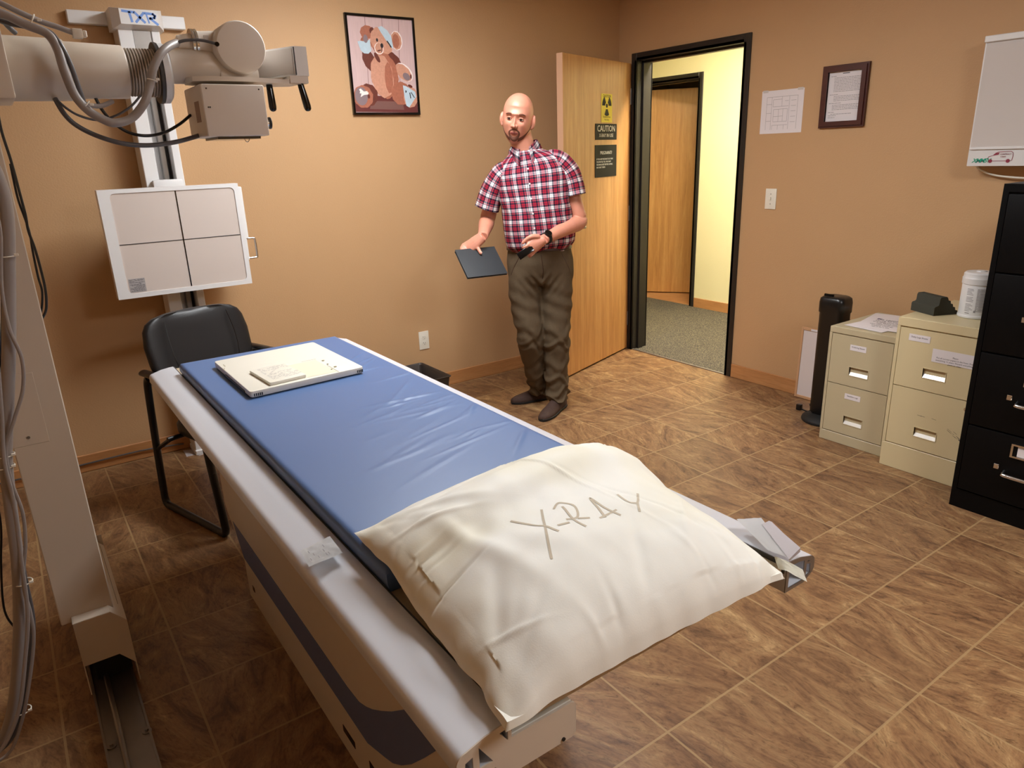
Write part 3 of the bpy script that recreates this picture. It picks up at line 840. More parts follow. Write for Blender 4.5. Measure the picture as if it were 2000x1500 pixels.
# ------------------------------------------------------------------ papers stuck on the rails
def strip_cloth(name, pts, width_vec, key, nz=.002, seg=10):
    """folded paper strip: pts = folded line, swept by width_vec"""
    mb = MB().use(key)
    P_, _ = spline([Vector(p) for p in pts], 5); w = Vector(width_vec); n = seg
    rings = []
    for p in P_: rings.append([p+w*(k/n)+Vector((0, 0, nz*noise.noise(Vector((p.x*60, p.y*60, k*.5))))) for k in range(n+1)])
    V = [[mb.bm.verts.new(q) for q in r] for r in rings]
    for i in range(len(V)-1):
        for k in range(n): 
            f = mb.bm.faces.new((V[i][k], V[i+1][k], V[i+1][k+1], V[i][k+1])); f.material_index = 0
    bmesh.ops.solidify(mb.bm, geom=mb.bm.faces[:], thickness=.0006)
    return mb.build(name, ang=25)
def patch(name, c, key, label, cat, nz=.001, n=10):
    mb = MB().use(key); c = [Vector(p) for p in c]; V = []
    for j in range(n+1):
        V.append([mb.bm.verts.new(c[0]*(1-i/n)*(1-j/n)+c[1]*(i/n)*(1-j/n)+c[2]*(i/n)*(j/n)+c[3]*(1-i/n)*(j/n)+Vector((0, 0, nz*noise.noise(Vector((i*.5, j*.5, nz)))))) for i in range(n+1)])
    for j in range(n):
        for i in range(n): mb.bm.faces.new((V[j][i], V[j][i+1], V[j+1][i+1], V[j+1][i]))
    bmesh.ops.solidify(mb.bm, geom=mb.bm.faces[:], thickness=.0008)
    o = mb.build(name); tag(o, label, cat); return o
lab = patch('crumpled_label', [(-3.604,-2.914,0.808), (-3.54,-2.91,0.816), (-3.544,-2.988,0.816), (-3.611,-2.981,0.808)], 'white', 'crumpled printed white label stuck on the left silver rail', 'label', .0022, 12)
mb = MB().use('inklight'); random.seed(2)
_c = [Vector(v) for v in ((-3.603,-2.929,0.812), (-3.553,-2.928,0.818), (-3.555,-2.985,0.818), (-3.604,-2.976,0.813))]
for i in range(9):
    for j in range(3):
        if random.random() < .35:
            f = lambda a, b: _c[0]*(1-a)*(1-b)+_c[1]*a*(1-b)+_c[2]*a*b+_c[3]*(1-a)*b
            a0, b0 = .05+i*.1, .1+j*.3; mb.flat([f(a0, b0), f(a0+.03, b0), f(a0+.03, b0+.2), f(a0, b0+.2)])
mb.build('fine_print', lab, fix=False)
patch('paper_strip', [(-2.861,-3.382,0.822), (-2.818,-3.409,0.822), (-2.903,-3.539,0.822), (-2.912,-3.493,0.822)], 'white', 'flat white paper strip lying at the right rail beside the pillow', 'paper strip')
rs_ = MB().use('paper')
for a, b, c, d in (((-2.842,-3.428,0.824), (-2.832,-3.437,0.832), (-2.873,-3.534,0.832), (-2.911,-3.537,0.824)), ((-2.832,-3.437,0.832), (-2.817,-3.434,0.823), (-2.846,-3.518,0.81), (-2.873,-3.534,0.832)), ((-2.911,-3.537,0.824), (-2.873,-3.534,0.832), (-2.856,-3.524,0.812), (-2.898,-3.529,0.81))):
    rs_.flat([a, b, c, d])
bmesh.ops.solidify(rs_.bm, geom=rs_.bm.faces[:], thickness=.0008)
tag(rs_.build('folded_tag'), 'narrow folded white paper sleeve raised on top of the flat strip at the right rail', 'paper sleeve')
fl = strip_cloth('torn_plastic_sleeve', [(-2.906,-3.503,0.812), (-2.914,-3.522,0.82), (-2.911,-3.542,0.818), (-2.901,-3.559,0.81)], (-.018, -.022, -.008), 'pillow', .002)
tag(fl, 'torn cream plastic flap poking out under the pillow corner by the right rail end', 'plastic flap')

# ================================================================== WALL STAND (upright receptor)
ws = empty('wall_receptor_stand', (-3.24, -0.10, 0))
tag(ws, 'white upright receptor stand on the back wall, its square panel marked by a cross', 'receptor stand')
def W3(x, y, z): return (x+3.24, y+0.10, z)
mb = MB().use('white').box(W3(-3.507, -.045, 2.183), W3(-2.996, -.002, 2.240), .003, 1); mb.build('wall_bracket', ws)
mb = MB().use('white')
mb.box(W3(-3.325, -.160, .03), W3(-3.262, -.015, 2.20), .003, 1)
mb.box(W3(-3.182, -.160, .03), W3(-3.145, -.015, 2.20), .003, 1)
mb.box(W3(-3.262, -.06, .03), W3(-3.182, -.015, 2.20))
mb.build('column', ws)
mb = MB().use('steel').box(W3(-3.226, -.10, .03), W3(-3.200, -.06, 2.12), .003, 1); mb.build('guide_rail', ws)
mb = MB().use('blackline').box(W3(-3.196, -.08, .03), W3(-3.184, -.062, 2.12)); mb.build('dark_channel', ws)
mb = MB().use('white')
mb.loft([[W3(*p) for p in ((-3.312, -.205, 2.168), (-3.312, -.205, 2.232), (-3.150, -.205, 2.232), (-3.150, -.205, 2.168))],
         [W3(*p) for p in ((-3.345, -.165, 2.150), (-3.345, -.165, 2.240), (-3.125, -.165, 2.240), (-3.125, -.165, 2.150))],
         [W3(*p) for p in ((-3.345, -.046, 2.150), (-3.345, -.046, 2.240), (-3.125, -.046, 2.240), (-3.125, -.046, 2.150))]])
cap_ = mb.build('head_cap', ws)
# letters T X R as joined strokes
mb = MB().use('logoblue')
def lg(pts, w=.0105, y=-.2056):
    for (a, b) in zip(pts, pts[1:]):
        a = Vector((a[0], 0, a[1])); b = Vector((b[0], 0, b[1])); d = (b-a).normalized(); s = Vector((-d.z, 0, d.x))*w/2
        a = a-d*w*.35; b = b+d*w*.35
        mb.prism([W3(p.x-3.302, y, p.z+2.176) for p in (a+s, a-s, b-s, b+s)], (0, .0008, 0))
lg([(.004, .046), (.050, .043)]); lg([(.032, .042), (.038, .004)])
lg([(.054, .043), (.092, .003)]); lg([(.092, .042), (.056, .003)])
lg([(.104, .034), (.110, .002)], .007); lg([(.098, .042), (.132, .040), (.140, .033), (.136, .024), (.116, .021)]); lg([(.118, .021), (.146, -.003)])
mb.build('lettering', cap_)
mb = MB().use('steel').box(W3(-3.262, -.159, 2.055), W3(-3.185, -.152, 2.165), .001, 1); mb.build('counterweight_plate', ws)
mb = MB().use('tabcover').box(W3(-3.25, -.166, 2.02), W3(-3.21, -.160, 2.05)); mb.build('rating_plate', ws)
# carriage + receptor panel
mb = MB().use('white')
mb.box(W3(-3.36, -.285, 1.02), W3(-3.11, -.162, 1.38), .01, 2); mb.box(W3(-3.30, -.20, 1.38), W3(-3.16, -.162, 1.475), .01, 2)
mb.build('carriage', ws)
PXa, PXb, PZa, PZb, PYf = -3.567, -2.938, .938, 1.444, -.350
mb = MB().use('white')
mtp = Matrix(((1, 0, 0, 3.24), (0, 0, -1, PYf+.10+.0325), (0, 1, 0, 0), (0, 0, 0, 1)))
shape2d([rect(PXa, PZa, PXb, PZb), rrect(PXa+.048, PZa+.022, PXb-.022, PZb-.018, .022)], .065, mtp, mb)
pnl = mb.build('receptor_panel', ws)
mb = MB().use('panel').box(W3(PXa+.04, PYf+.004, PZa+.012), W3(PXb-.012, PYf+.06, PZb-.01)); face_ = mb.build('panel_face', pnl)
mb = MB().use('blackgloss').box(W3(-3.2365, PYf+.0022, PZa+.024), W3(-3.2315, PYf+.0045, PZb-.02)); mb.build('centre_line', face_)
mb = MB().use('blackline').box(W3(PXa+.05, PYf+.0026, 1.190), W3(PXb-.024, PYf+.0045, 1.1935)); mb.build('cross_line', face_)
mb = MB().use('glass_grey').box(W3(PXa+.056, PYf+.0028, PZa+.026), W3(PXa+.128, PYf+.0045, PZa+.092)); rl = mb.build('rating_label', face_); rl.data.materials[0] = simple('silver_label', srgb(172, 168, 168), .5)
mb = MB().use('ink'); random.seed(3)
for i in range(13):
    z = PZa+.086-i*.0046; x = PXa+.060
    while x < PXa+.122:
        w = random.uniform(.004, .014)
        if random.random() < .78: mb.flat([W3(x, PYf+.0024, z), W3(min(x+w, PXa+.125), PYf+.0024, z), W3(min(x+w, PXa+.125), PYf+.0024, z+.0018), W3(x, PYf+.0024, z+.0018)])
        x += w+.002
mb.build('fine_print', rl, fix=False)
mb = MB().use('white').box(W3(-2.958, -.262, 1.16), W3(-2.898, -.205, 1.424), .003, 1).box(W3(-2.955, -.268, 1.05), W3(-2.91, -.215, 1.16), .003, 1); mb.build('cassette_tray', ws)
mb = MB().use('chrome').tube([W3(*p) for p in ((-2.915, -.24, 1.158), (-2.872, -.24, 1.158), (-2.862, -.24, 1.148), (-2.862, -.24, 1.066), (-2.872, -.24, 1.056), (-2.915, -.24, 1.056))], .006, 12, smooth=4); mb.build('tray_handle', ws)
mb = MB().use('white').box(W3(-3.33, -.17, 0), W3(-3.14, -.02, .03), .004, 1); mb.build('floor_plate', ws)

# ================================================================== TUBE STAND (floor rail, column, arm, tube head)
rl_ = empty('floor_rail', (-3.962, -2.8, 0)); tag(rl_, 'brushed steel floor track with a rod, bolted under the tube column', 'floor rail')
mb = MB().use('steel').box((-.058, -2.75, .0005), (.060, 2.75, .009), .001, 1).box((-.058, -2.75, .009), (-.052, 2.75, .014)).box((.054, -2.75, .009), (.060, 2.75, .014)); mb.build('track_plate', rl_)
mb = MB().use('steel').cyl((-.014, -2.75, .017), (-.014, 2.75, .017), .0075, 12); mb.build('guide_rod', rl_)
for (x, y) in ((-4.002,-2.225,0.012)[:2], (-3.912,-2.225,0.012)[:2]):
    mb = MB().use('steel').cyl((x+3.962, y+2.8, .009), (x+3.962, y+2.8, .013), .0125, 20).cyl((x+3.962, y+2.8, .013), (x+3.962, y+2.8, .020), .0055, 6); mb.build('bolt', rl_)

ts = empty('tube_stand', (-3.98, -1.87, 0)); tag(ts, 'tall cream floor column with hooded base at the left, carrying the horizontal arm', 'tube stand')
def S3(x, y, z): return (x+3.98, y+1.87, z)
mb = MB().use('beige').box(S3(-4.052, -1.942, .262), S3(-3.914, -1.80, 2.45), .0025, 1); colm = mb.build('column', ts)
mb = MB().use('beige').box(S3(-4.052, -1.9435, .83), S3(-3.967, -1.9415, 1.03), .001, 1); mb.build('access_panel', colm)
mb = MB().use('steel').cyl(S3(-4.012, -1.946, .853), S3(-4.012, -1.9435, .853), .004, 12); mb.build('screw', colm)
mb = MB().use('beige')
front = [(-4.022, .131), (-4.022, .280), (-3.928, .280), (-3.889, .235), (-3.889, .080), (-3.928, .131)]
mb.prism([S3(x, -1.985, z) for x, z in front], (0, .003, 0))
mb.prism([S3(x, -1.984, z) for x, z in ((-4.022, .278), (-3.928, .278), (-3.889, .233), (-3.889, .236), (-3.927, .281), (-4.022, .281))], (0, .55, 0))
mb.box(S3(-3.892, -1.984, .016), S3(-3.889, -1.43, .236)); mb.box(S3(-4.024, -1.987, .030), S3(-4.021, -1.43, .281))
mb.box(S3(-4.022, -1.435, .016), S3(-3.889, -1.432, .28))
mb.build('base_hood', ts)
mb = MB().use('rubber').box(S3(-4.00, -1.90, .014), S3(-3.90, -1.46, .25)); mb.build('trolley', ts)
# arm carriage around the column
mb = MB().use('beige').box(S3(-4.10, -2.005, 1.708), S3(-3.862, -1.76, 1.895), .006, 2); mb.build('arm_carriage', ts)
AY0, AY1 = -1.900, -1.885
mb = MB().use('beige')
def ring_along(x, r, y=None, z=1.785, n=48):
    y = AY0+(x+3.86)*.05 if y is None else y
    return [S3(x, y+r*math.cos(a), z+r*math.sin(a)) for a in [2*PI*j/n for j in range(n)]]
mb.loft([ring_along(x, r) for x, r in ((-3.865, .076), (-3.735, .0735), (-3.7325, .0725), (-3.732, .069))])
mb.build('arm_outer', ts)
mb = MB().use('beige').loft([ring_along(x, r) for x, r in ((-3.735, .0688), (-3.600, .066), (-3.597, .064))]); mb.build('arm_inner', ts)
mb = MB().use('bellows')
rs = []
for i in range(11):
    x = -3.597+i*.0073; rs.append(ring_along(x, .0605+.001*(i/10))); rs.append(ring_along(x+.0022, .0605+.001*(i/10))); rs.append(ring_along(x+.0048, .053))
mb.loft(rs); mb.build('bellows', ts)
mb = MB().use('grey_dark').loft([ring_along(x, r) for x, r in ((-3.522, .066), (-3.521, .078), (-3.514, .0785), (-3.513, .075))]); mb.build('detent_disc', ts)
mb = MB().use('white').loft([ring_along(x, r) for x, r in ((-3.513, .070), (-3.511, .0775), (-3.496, .0770), (-3.490, .070), (-3.487, .050))]); mb.build('flange', ts)
# head assembly: a thing carried by the arm
th = empty('xray_tube_head', (-3.33, -1.90, 1.80)); tag(th, 'cream x-ray tube head with round housing and black grips, at the arm end', 'x-ray tube head')
def H3(x, y, z): return (x+3.33, y+1.90, z-1.80)
def hx(x, r, y=-1.885, z=1.80, n=36): return [H3(x, y+r*math.cos(a), z+r*math.sin(a)) for a in [2*PI*j/n for j in range(n)]]
mb = MB().use('offwhite').loft([hx(x, r, z=1.805) for x, r in ((-3.486, .046), (-3.430, .046), (-3.427, .0475), (-3.40, .0475), (-3.34, .044))]); mb.build('trunnion', th)
# tube housing: axis along y, round cap towards the camera
def hy(y, r, cx=-3.300, cz=1.852, n=48, sq=1.0): return [H3(cx+r*math.cos(a), y, cz+r*math.sin(a)*sq) for a in [2*PI*j/n for j in range(n)]]
mb = MB().use('offwhite').loft([hy(y, r) for y, r in ((-1.958, .060), (-1.9575, .0655), (-1.954, .0685), (-1.945, .0695), (-1.86, .0685), (-1.855, .066), (-1.84, .0645), (-1.75, .064), (-1.745, .068), (-1.66, .069), (-1.645, .060))]); hs = mb.build('tube_housing', th)
mb = MB().use('blackgloss').cyl(H3(*(-3.368,-1.97,1.855)), H3(-3.36, -1.93, 1.858), .006, 14); mb.build('cable_entry', hs)
mb = MB().use('offwhite').loft([[H3(x, -1.885+r*math.cos(a), 1.865+r*math.sin(a)) for a in [2*PI*j/30 for j in range(30)]] for x, r in ((-3.452, .019), (-3.418, .026), (-3.416, .032), (-3.385, .033), (-3.34, .036))]); mb.build('cable_horn', hs)
for x, r in ((-3.415, .0375), (-3.405, .0375)):
    mb = MB().use('chrome').loft([[H3(x+dx, -1.885+rr_*math.cos(a), 1.865+rr_*math.sin(a)) for a in [2*PI*j/30 for j in range(30)]] for dx, rr_ in ((-.003, r-.006), (-.003, r), (.003, r), (.003, r-.006))]); mb.build('clamp_ring', hs)
mb = MB().use('logoblue').box(H3(-3.388, -1.9215, 1.868), H3(-3.376, -1.9175, 1.883)); q = mb.build('rating_sticker', hs); q.data.materials[0] = M['glass_grey']
mb = MB().use('offwhite').box(H3(-3.36, -1.93, 1.772), H3(-3.25, -1.80, 1.80), .008, 2); mb.build('yoke', th)
# yoke plate leading to the control console
mb = MB().use('offwhite')
pl = [(-3.445, -1.96), (-3.455, -1.90), (-3.44, -1.84), (-3.36, -1.80), (-3.22, -1.83), (-3.14, -1.86), (-3.135, -1.945), (-3.20, -1.955), (-3.30, -1.985), (-3.40, -1.985)]
mb.prism([H3(x, y, 1.760) for x, y in pl], (0, 0, .012)); mb.build('mounting_plate', th)
mb = MB().use('white'); 
con = [(-3.228, -1.790), (-3.150, -1.958), (-3.112, -1.958), (-3.112, -1.90), (-3.19, -1.755)]
mb.prism([H3(x, y, 1.782) for x, y in con], (0, 0, .080)); cs = mb.build('control_console', th)
mb = MB().use('glass_grey')
a = Vector((-3.2255, -1.7955, 0)); b = Vector((-3.1535, -1.9505, 0)); nn = Vector((-.907, -.421, 0))*.0015
mb.prism([H3(*(a+nn+Vector((0, 0, 1.788)))), H3(*(b+nn+Vector((0, 0, 1.788)))), H3(*(b+nn+Vector((0, 0, 1.857)))), H3(*(a+nn+Vector((0, 0, 1.857))))], -nn); mb.build('display_face', cs)
mb = MB().use('blackline').box(H3(-3.1515, -1.9588, 1.784), H3(-3.1490, -1.955, 1.860)); mb.build('seam_line', cs)
mb = MB().use('offwhite').prism([H3(x, y, 1.762) for x, y in ((-3.17, -1.955), (-3.115, -1.955), (-3.115, -1.90), (-3.16, -1.86))], (0, 0, .02)); mb.build('console_base', cs)
for (x, y, dx) in ((-3.222, -1.915, .002), (-3.135, -1.935, .016)):
    a = Vector((x, y, 1.768)); b = a+Vector((dx, -.004, -.082))
    mb = MB().use('blackgloss').tube([H3(*(a+(b-a)*t)) for t in (0, .02, .15, .6, .85, .95, 1.0, 1.02)], [.005, .0082, .0092, .0105, .011, .0098, .0065, .001], 20); mb.build('grip_handle', th)
# collimator
mb = MB().use('offwhite').box(H3(-3.437, -2.000, 1.615), H3(-3.265, -1.80, 1.751), .006, 3); cl = mb.build('collimator', th)
mb = MB().use('blackgloss')
mb.box(H3(-3.405, -1.975, 1.608), H3(-3.285, -1.83, 1.616)); mb.build('window_rails', cl)
for (x, z, r) in ((-3.4225, 1.739, .0022), (-3.2805, 1.7385, .0022), (-3.424, 1.691, .0022), (-3.4195, 1.691, .0022)):
    mb = MB().use('blackgloss').cyl(H3(x, -2.0008, z), H3(x, -1.998, z), r, 8); mb.build('screw', cl)
mb = MB().use('inklight').box(H3(-3.4378, -1.955, 1.655), H3(-3.4368, -1.905, 1.71)); q = mb.build('rating_label', cl); q.data.materials[0] = simple('brown_label', srgb(150, 122, 108), .5)
mb = MB().use('chrome').cyl(H3(-3.265, -1.97, 1.650), H3(-3.256, -1.97, 1.650), .011, 24).use('black').cyl(H3(-3.256, -1.97, 1.650), H3(-3.249, -1.97, 1.650), .0165, 24, bev=.002); mb.build('adjust_knob', cl)
mb = MB().use('chrome').tube([H3(-3.325, -1.95, 1.608), H3(-3.321, -1.95, 1.601), H3(-3.315, -1.95, 1.601), H3(-3.311, -1.95, 1.608)], .001, 8, smooth=4); mb.build('pull_loop', cl)

# ------------------------------------------------------------------ cables
def cable(name, pts, r, key, label, cat='cable', grp=None):
    mb = MB().use(key).tube([Vector(p) for p in pts], r, 12, smooth=8); o = mb.build(name); tag(o, label, cat, grp); return o
cable('power_cable', [(-3.911,-2.02,1.903), (-3.856,-2.02,1.891), (-3.81,-2.02,1.869), (-3.771,-2.02,1.852), (-3.757,-2.03,1.819), (-3.753,-2.04,1.769), (-3.742,-2.04,1.715), (-3.72,-2.04,1.68), (-3.692,-2.04,1.659), (-3.666,-2.04,1.65), (-3.624,-2.03,1.662), (-3.587,-2.03,1.7), (-3.565,-2.02,1.744), (-3.551,-2.02,1.781), (-3.527,-2.01,1.817), (-3.499,-1.985,1.84), (-3.467,-1.945,1.856)], .0105, 'cable_grey', 'thick grey tube cable looping below the arm and up to the tube head')
cable('signal_cable', [(-3.476,-1.955,1.852), (-3.446,-1.955,1.862), (-3.403,-1.958,1.864), (-3.368,-1.965,1.856)], .004, 'cable_dark', 'short dark cable running into the hole of the round housing')
cable('connector_cable', [(-3.903,-2,1.938), (-3.85,-2,1.915), (-3.814,-2,1.897), (-3.775,-1.99,1.882), (-3.743,-1.985,1.873), (-3.712,-1.98,1.863)], .0065, 'cable_grey', 'grey cable ending in a loose white plug on top of the arm')
mb = MB().use('ziptie'); p = Vector((-3.701,-1.98,1.861)); mb.box(p-Vector((.013, .009, .011)), p+Vector((.010, .009, .011)), .003, 2).box(p+Vector((.010, -.007, -.008)), p+Vector((.019, .007, .008)), .002, 1)
tag(mb.build('cable_connector'), 'loose white plastic plug resting on the arm', 'connector')
cable('control_cable', [(-3.909,-1.99,1.913), (-3.858,-1.99,1.879), (-3.81,-2,1.868), (-3.766,-2.01,1.858), (-3.749,-2.03,1.827), (-3.737,-2.03,1.786), (-3.73,-2.03,1.74), (-3.725,-2.03,1.701)], .006, 'cable_dark', 'dark cable lying along the thick grey loop beside the arm')
cable('collimator_cable', [(-3.776,-1.93,1.714), (-3.765,-1.95,1.677), (-3.743,-1.95,1.649), (-3.701,-1.95,1.623), (-3.644,-1.95,1.603), (-3.581,-1.94,1.597), (-3.511,-1.92,1.604), (-3.453,-1.9,1.617), (-3.423,-1.88,1.626)], .0062, 'cable_dark', 'lowest dark cable sagging from the arm to the bottom of the collimator')
cable('collimator_cable', [(-3.682,-1.9,1.721), (-3.671,-1.9,1.689), (-3.65,-1.9,1.657), (-3.619,-1.9,1.633), (-3.577,-1.9,1.623), (-3.526,-1.88,1.631), (-3.477,-1.86,1.654), (-3.438,-1.84,1.68)], .0042, 'black', 'thin black cable sagging above the lowest one')
cable('lamp_cable', [(-3.773,-1.94,1.71), (-3.757,-1.95,1.69), (-3.731,-1.94,1.673), (-3.691,-1.93,1.663), (-3.647,-1.93,1.673), (-3.604,-1.92,1.697), (-3.573,-1.91,1.726)], .003, 'cable_dark', 'thinnest brownish cable crossing behind the grey loop')
cable('return_cable', [(-3.719,-1.99,1.699), (-3.701,-1.97,1.695), (-3.675,-1.95,1.697), (-3.647,-1.93,1.709)], .006, 'cable_grey', 'short grey cable curving under the arm beside the loop')
cable('overhead_cable', [(-3.889,-1.93,1.919), (-3.854,-1.93,1.895), (-3.842,-1.92,1.879), (-3.828,-1.9,1.867)], .006, 'cable_dark', 'dark cable dropping behind the arm at the upper left corner')
def tie(p, d, r, label):
    p = Vector(p); d = Vector(d).normalized(); mb = MB().use('ziptie'); x, y = mb.frame_at(d)
    ring = []
    for k in range(21):
        a = 2*PI*k/20; ring.append(p+(x*math.cos(a)+y*math.sin(a))*r)
    mb.tube(ring, .0016, 6, cap=False); q = p+Vector((.6, -.6, .1)).normalized()*(r+.002); mb.box(q-Vector((.003, .003, .003)), q+Vector((.006, .002, .003)), .0008, 1)
    o = mb.build('cable_tie'); tag(o, label, 'cable tie', 'white cable ties'); return o
tie((-3.796,-2.01,1.878), (1, 0, -.5), .017, 'white cable tie round the cables above the arm')
tie((-3.558,-2.02,1.754), (.3, 0, 1), .012, 'white cable tie on the grey loop in front of the bellows')
tie((-3.723,-2.035,1.691), (.7, 0, -.7), .014, 'white cable tie under the arm where the grey loop starts')

# bundle hanging in front of the column
BY = -2.12
cable('trunk_cable', [(-3.968,-2.12,1.638), (-3.946,-2.12,1.572), (-3.936,-2.12,1.506), (-3.94,-2.12,1.435), (-3.96,-2.12,1.33), (-3.989,-2.12,1.187), (-4.017,-2.12,1.064), (-4.051,-2.12,0.925), (-4.067,-2.12,0.847), (-4.083,-2.12,0.724), (-4.097,-2.12,0.596), (-4.125,-2.12,0.438), (-4.163,-2.12,0.279), (-4.204,-2.12,0.15), (-4.249,-2.12,0.082), (-4.319,-2.12,0.047)], .0145, 'cable_grey', 'thickest grey cable of the bundle hanging in front of the column')
cable('bundle_cable', [(-3.986,-2.15,1.551), (-3.963,-2.15,1.484), (-3.959,-2.15,1.415), (-3.983,-2.15,1.289), (-3.989,-2.15,1.192), (-3.98,-2.15,1.115), (-3.993,-2.15,1.04), (-4.026,-2.15,0.968), (-4.058,-2.15,0.896), (-4.064,-2.15,0.815), (-4.059,-2.15,0.728), (-4.07,-2.15,0.645), (-4.097,-2.15,0.536), (-4.1,-2.15,0.444), (-4.109,-2.15,0.369), (-4.142,-2.15,0.255), (-4.183,-2.15,0.143), (-4.227,-2.15,0.066), (-4.284,-2.15,0.05)], .0042, 'cable_grey', 'thin grey cable of the column bundle bowing out to the right')
cable('bundle_cable', [(-3.978,-2.1,1.551), (-3.956,-2.1,1.47), (-3.959,-2.1,1.388), (-3.989,-2.1,1.234), (-4.026,-2.1,1.061), (-4.059,-2.1,0.921), (-4.069,-2.1,0.826), (-4.082,-2.1,0.686), (-4.095,-2.1,0.524), (-4.104,-2.1,0.393), (-4.14,-2.1,0.253), (-4.18,-2.1,0.139), (-4.229,-2.1,0.062), (-4.299,-2.1,0.035)], .0065, 'cable_dark', 'dark grey cable in the middle of the column bundle')
cable('bundle_cable', [(-4.01,-2.08,1.45), (-3.996,-2.08,1.33), (-4.012,-2.08,1.183), (-4.049,-2.08,0.981), (-4.073,-2.08,0.848), (-4.091,-2.08,0.71), (-4.1,-2.08,0.563), (-4.107,-2.08,0.44), (-4.135,-2.08,0.305), (-4.17,-2.08,0.171), (-4.224,-2.08,0.061), (-4.299,-2.08,0.036)], .0055, 'black', 'black cable at the back of the column bundle')
cable('bundle_cable', [(-4.042,-2.165,1.298), (-4.027,-2.165,1.152), (-4.045,-2.165,1.003), (-4.066,-2.165,0.876), (-4.07,-2.165,0.767), (-4.088,-2.165,0.6), (-4.105,-2.165,0.455), (-4.141,-2.165,0.314), (-4.181,-2.165,0.187), (-4.234,-2.165,0.1), (-4.29,-2.165,0.075)], .0048, 'cable_grey', 'thin pale cable in front of the column bundle')
cable('loose_wire', [(-4.111,-2.05,0.849), (-4.113,-2.05,0.69), (-4.138,-2.05,0.562), (-4.156,-2.05,0.46), (-4.158,-2.05,0.405), (-4.145,-2.05,0.355)], .0028, 'black', 'single loose black wire hanging left of the bundle')
cable('column_wire', [(-3.896,-1.79,1.739), (-3.902,-1.79,1.652), (-3.897,-1.79,1.568), (-3.895,-1.79,1.489), (-3.894,-1.79,1.428), (-3.896,-1.79,1.387), (-3.891,-1.79,1.338), (-3.889,-1.79,1.288), (-3.889,-1.79,1.23), (-3.894,-1.79,1.187), (-3.904,-1.785,1.155), (-3.933,-1.785,1.118)], .0035, 'black', 'outer black wire hanging behind the right edge of the column')
cable('column_wire', [(-3.9,-1.78,1.562), (-3.902,-1.78,1.475), (-3.897,-1.78,1.421), (-3.894,-1.78,1.379), (-3.897,-1.78,1.33), (-3.899,-1.78,1.259), (-3.898,-1.78,1.215), (-3.912,-1.775,1.158), (-3.93,-1.775,1.131)], .003, 'black', 'inner black wire hanging behind the right edge of the column')
for q, r, lb in (((-3.958,-2.13,1.355), .022, 'white cable tie at eye level on the hanging bundle'), ((-4.064,-2.12,0.875), .021, 'upper of the two white cable ties close together on the bundle'), ((-4.07,-2.12,0.846), .021, 'lower of the two white cable ties close together on the bundle'),
                 ((-4.098,-2.12,0.525), .020, 'white cable tie low on the bundle above the hooded base'), ((-4.177,-2.12,0.157), .020, 'lowest white cable tie near the floor on the bundle')):
    tie(q, (0, 0, 1), r, lb)

# ================================================================== ARMCHAIR
ch = empty('armchair', (-3.249, -0.900, 0), math.radians(17)); tag(ch, 'black padded office armchair with a tubular sled frame, between the table and the wall', 'chair')
def backring(z, hw, y, t, lean=0):
    # outline of padded back at height z: bulged front
    out = []
    for k in range(28):
        a = 2*PI*k/28; cx = math.copysign(abs(math.cos(a))**.55, math.cos(a)); sy = math.copysign(abs(math.sin(a))**.8, math.sin(a))
        curve = -.030*(cx**2)       # wraps forward at the sides
        out.append((cx*hw, y+sy*t+curve, z))
    return out
mb = MB().use('leather')
mb.loft([backring(z, hw*1.04, y, t) for z, hw, y, t in ((.44, .10, .17, .02), (.45, .17, .175, .035), (.50, .205, .185, .045), (.60, .225, .20, .047), (.70, .240, .222, .045), (.78, .243, .240, .043), (.845, .232, .252, .040), (.875, .215, .256, .036), (.895, .185, .258, .030), (.906, .14, .258, .020), (.909, .08, .258, .008))])
bk = mb.build('backrest', ch, ang=80)
mb = MB().use('black')
for s in (-1, 1):
    mb.tube([(s*.150, .252-.030*.38-.043, .880), (s*.158, .222-.060, .78), (s*.150, .195-.058, .68), (s*.120, .185-.056, .60), (s*.135, .175-.052, .52)], .0022, 6, smooth=6)
mb.tube([(-.120, .185-.053, .60), (0, .183-.050, .585), (.120, .185-.053, .60)], .0022, 6, smooth=6)
mb.build('seam', bk)
mb = MB().use('leather')
def seatring(z, g):
    return [(math.copysign(abs(math.cos(a))**.5, math.cos(a))*(.235-g), -.04+math.copysign(abs(math.sin(a))**.5, math.sin(a))*(.225-g), z) for a in [2*PI*k/32 for k in range(32)]]
mb.loft([seatring(z, g) for z, g in ((.385, .03), (.388, .012), (.40, 0), (.435, 0), (.455, .012), (.465, .035), (.470, .08), (.468, .16))]); mb.build('seat', ch, ang=80)
for s in (-1, 1):
    x = s*.27
    mb = MB().use('black').tube([(x, .18, .655), (x, .20, .640), (x, .215, .58), (x, .245, .30), (x, .262, .09), (x, .262, .038), (x, .245, .0168), (x, .20, .0166), (x, 0, .0166), (x, -.19, .0166), (x, -.235, .018), (x, -.252, .038), (x, -.250, .09), (x, -.215, .40), (x, -.205, .62), (x, -.19, .650), (x, -.15, .655)], .0165, 12, smooth=4)
    mb.build('sled_leg', ch)
    mb = MB().use('black').loft([[(x+math.cos(a)*w, y, .672+math.sin(a)*h) for a in [2*PI*k/14 for k in range(14)]] for y, w, h in ((.235, .008, .006), (.225, .022, .014), (.12, .024, .015), (-.12, .028, .017), (-.205, .026, .016), (-.222, .010, .006))]); mb.build('armrest', ch, ang=60)
mb = MB().use('black')
for y in (-.20, .12): mb.tube([(-.27, y, .375), (.27, y, .375)], .011, 10)
for s in (-1, 1): mb.tube([(s*.14, .22, .80), (s*.14, .215, .60), (s*.14, .185, .45), (s*.14, .14, .385), (s*.14, .0, .375), (s*.14, -.2, .375)], .010, 8, smooth=4)
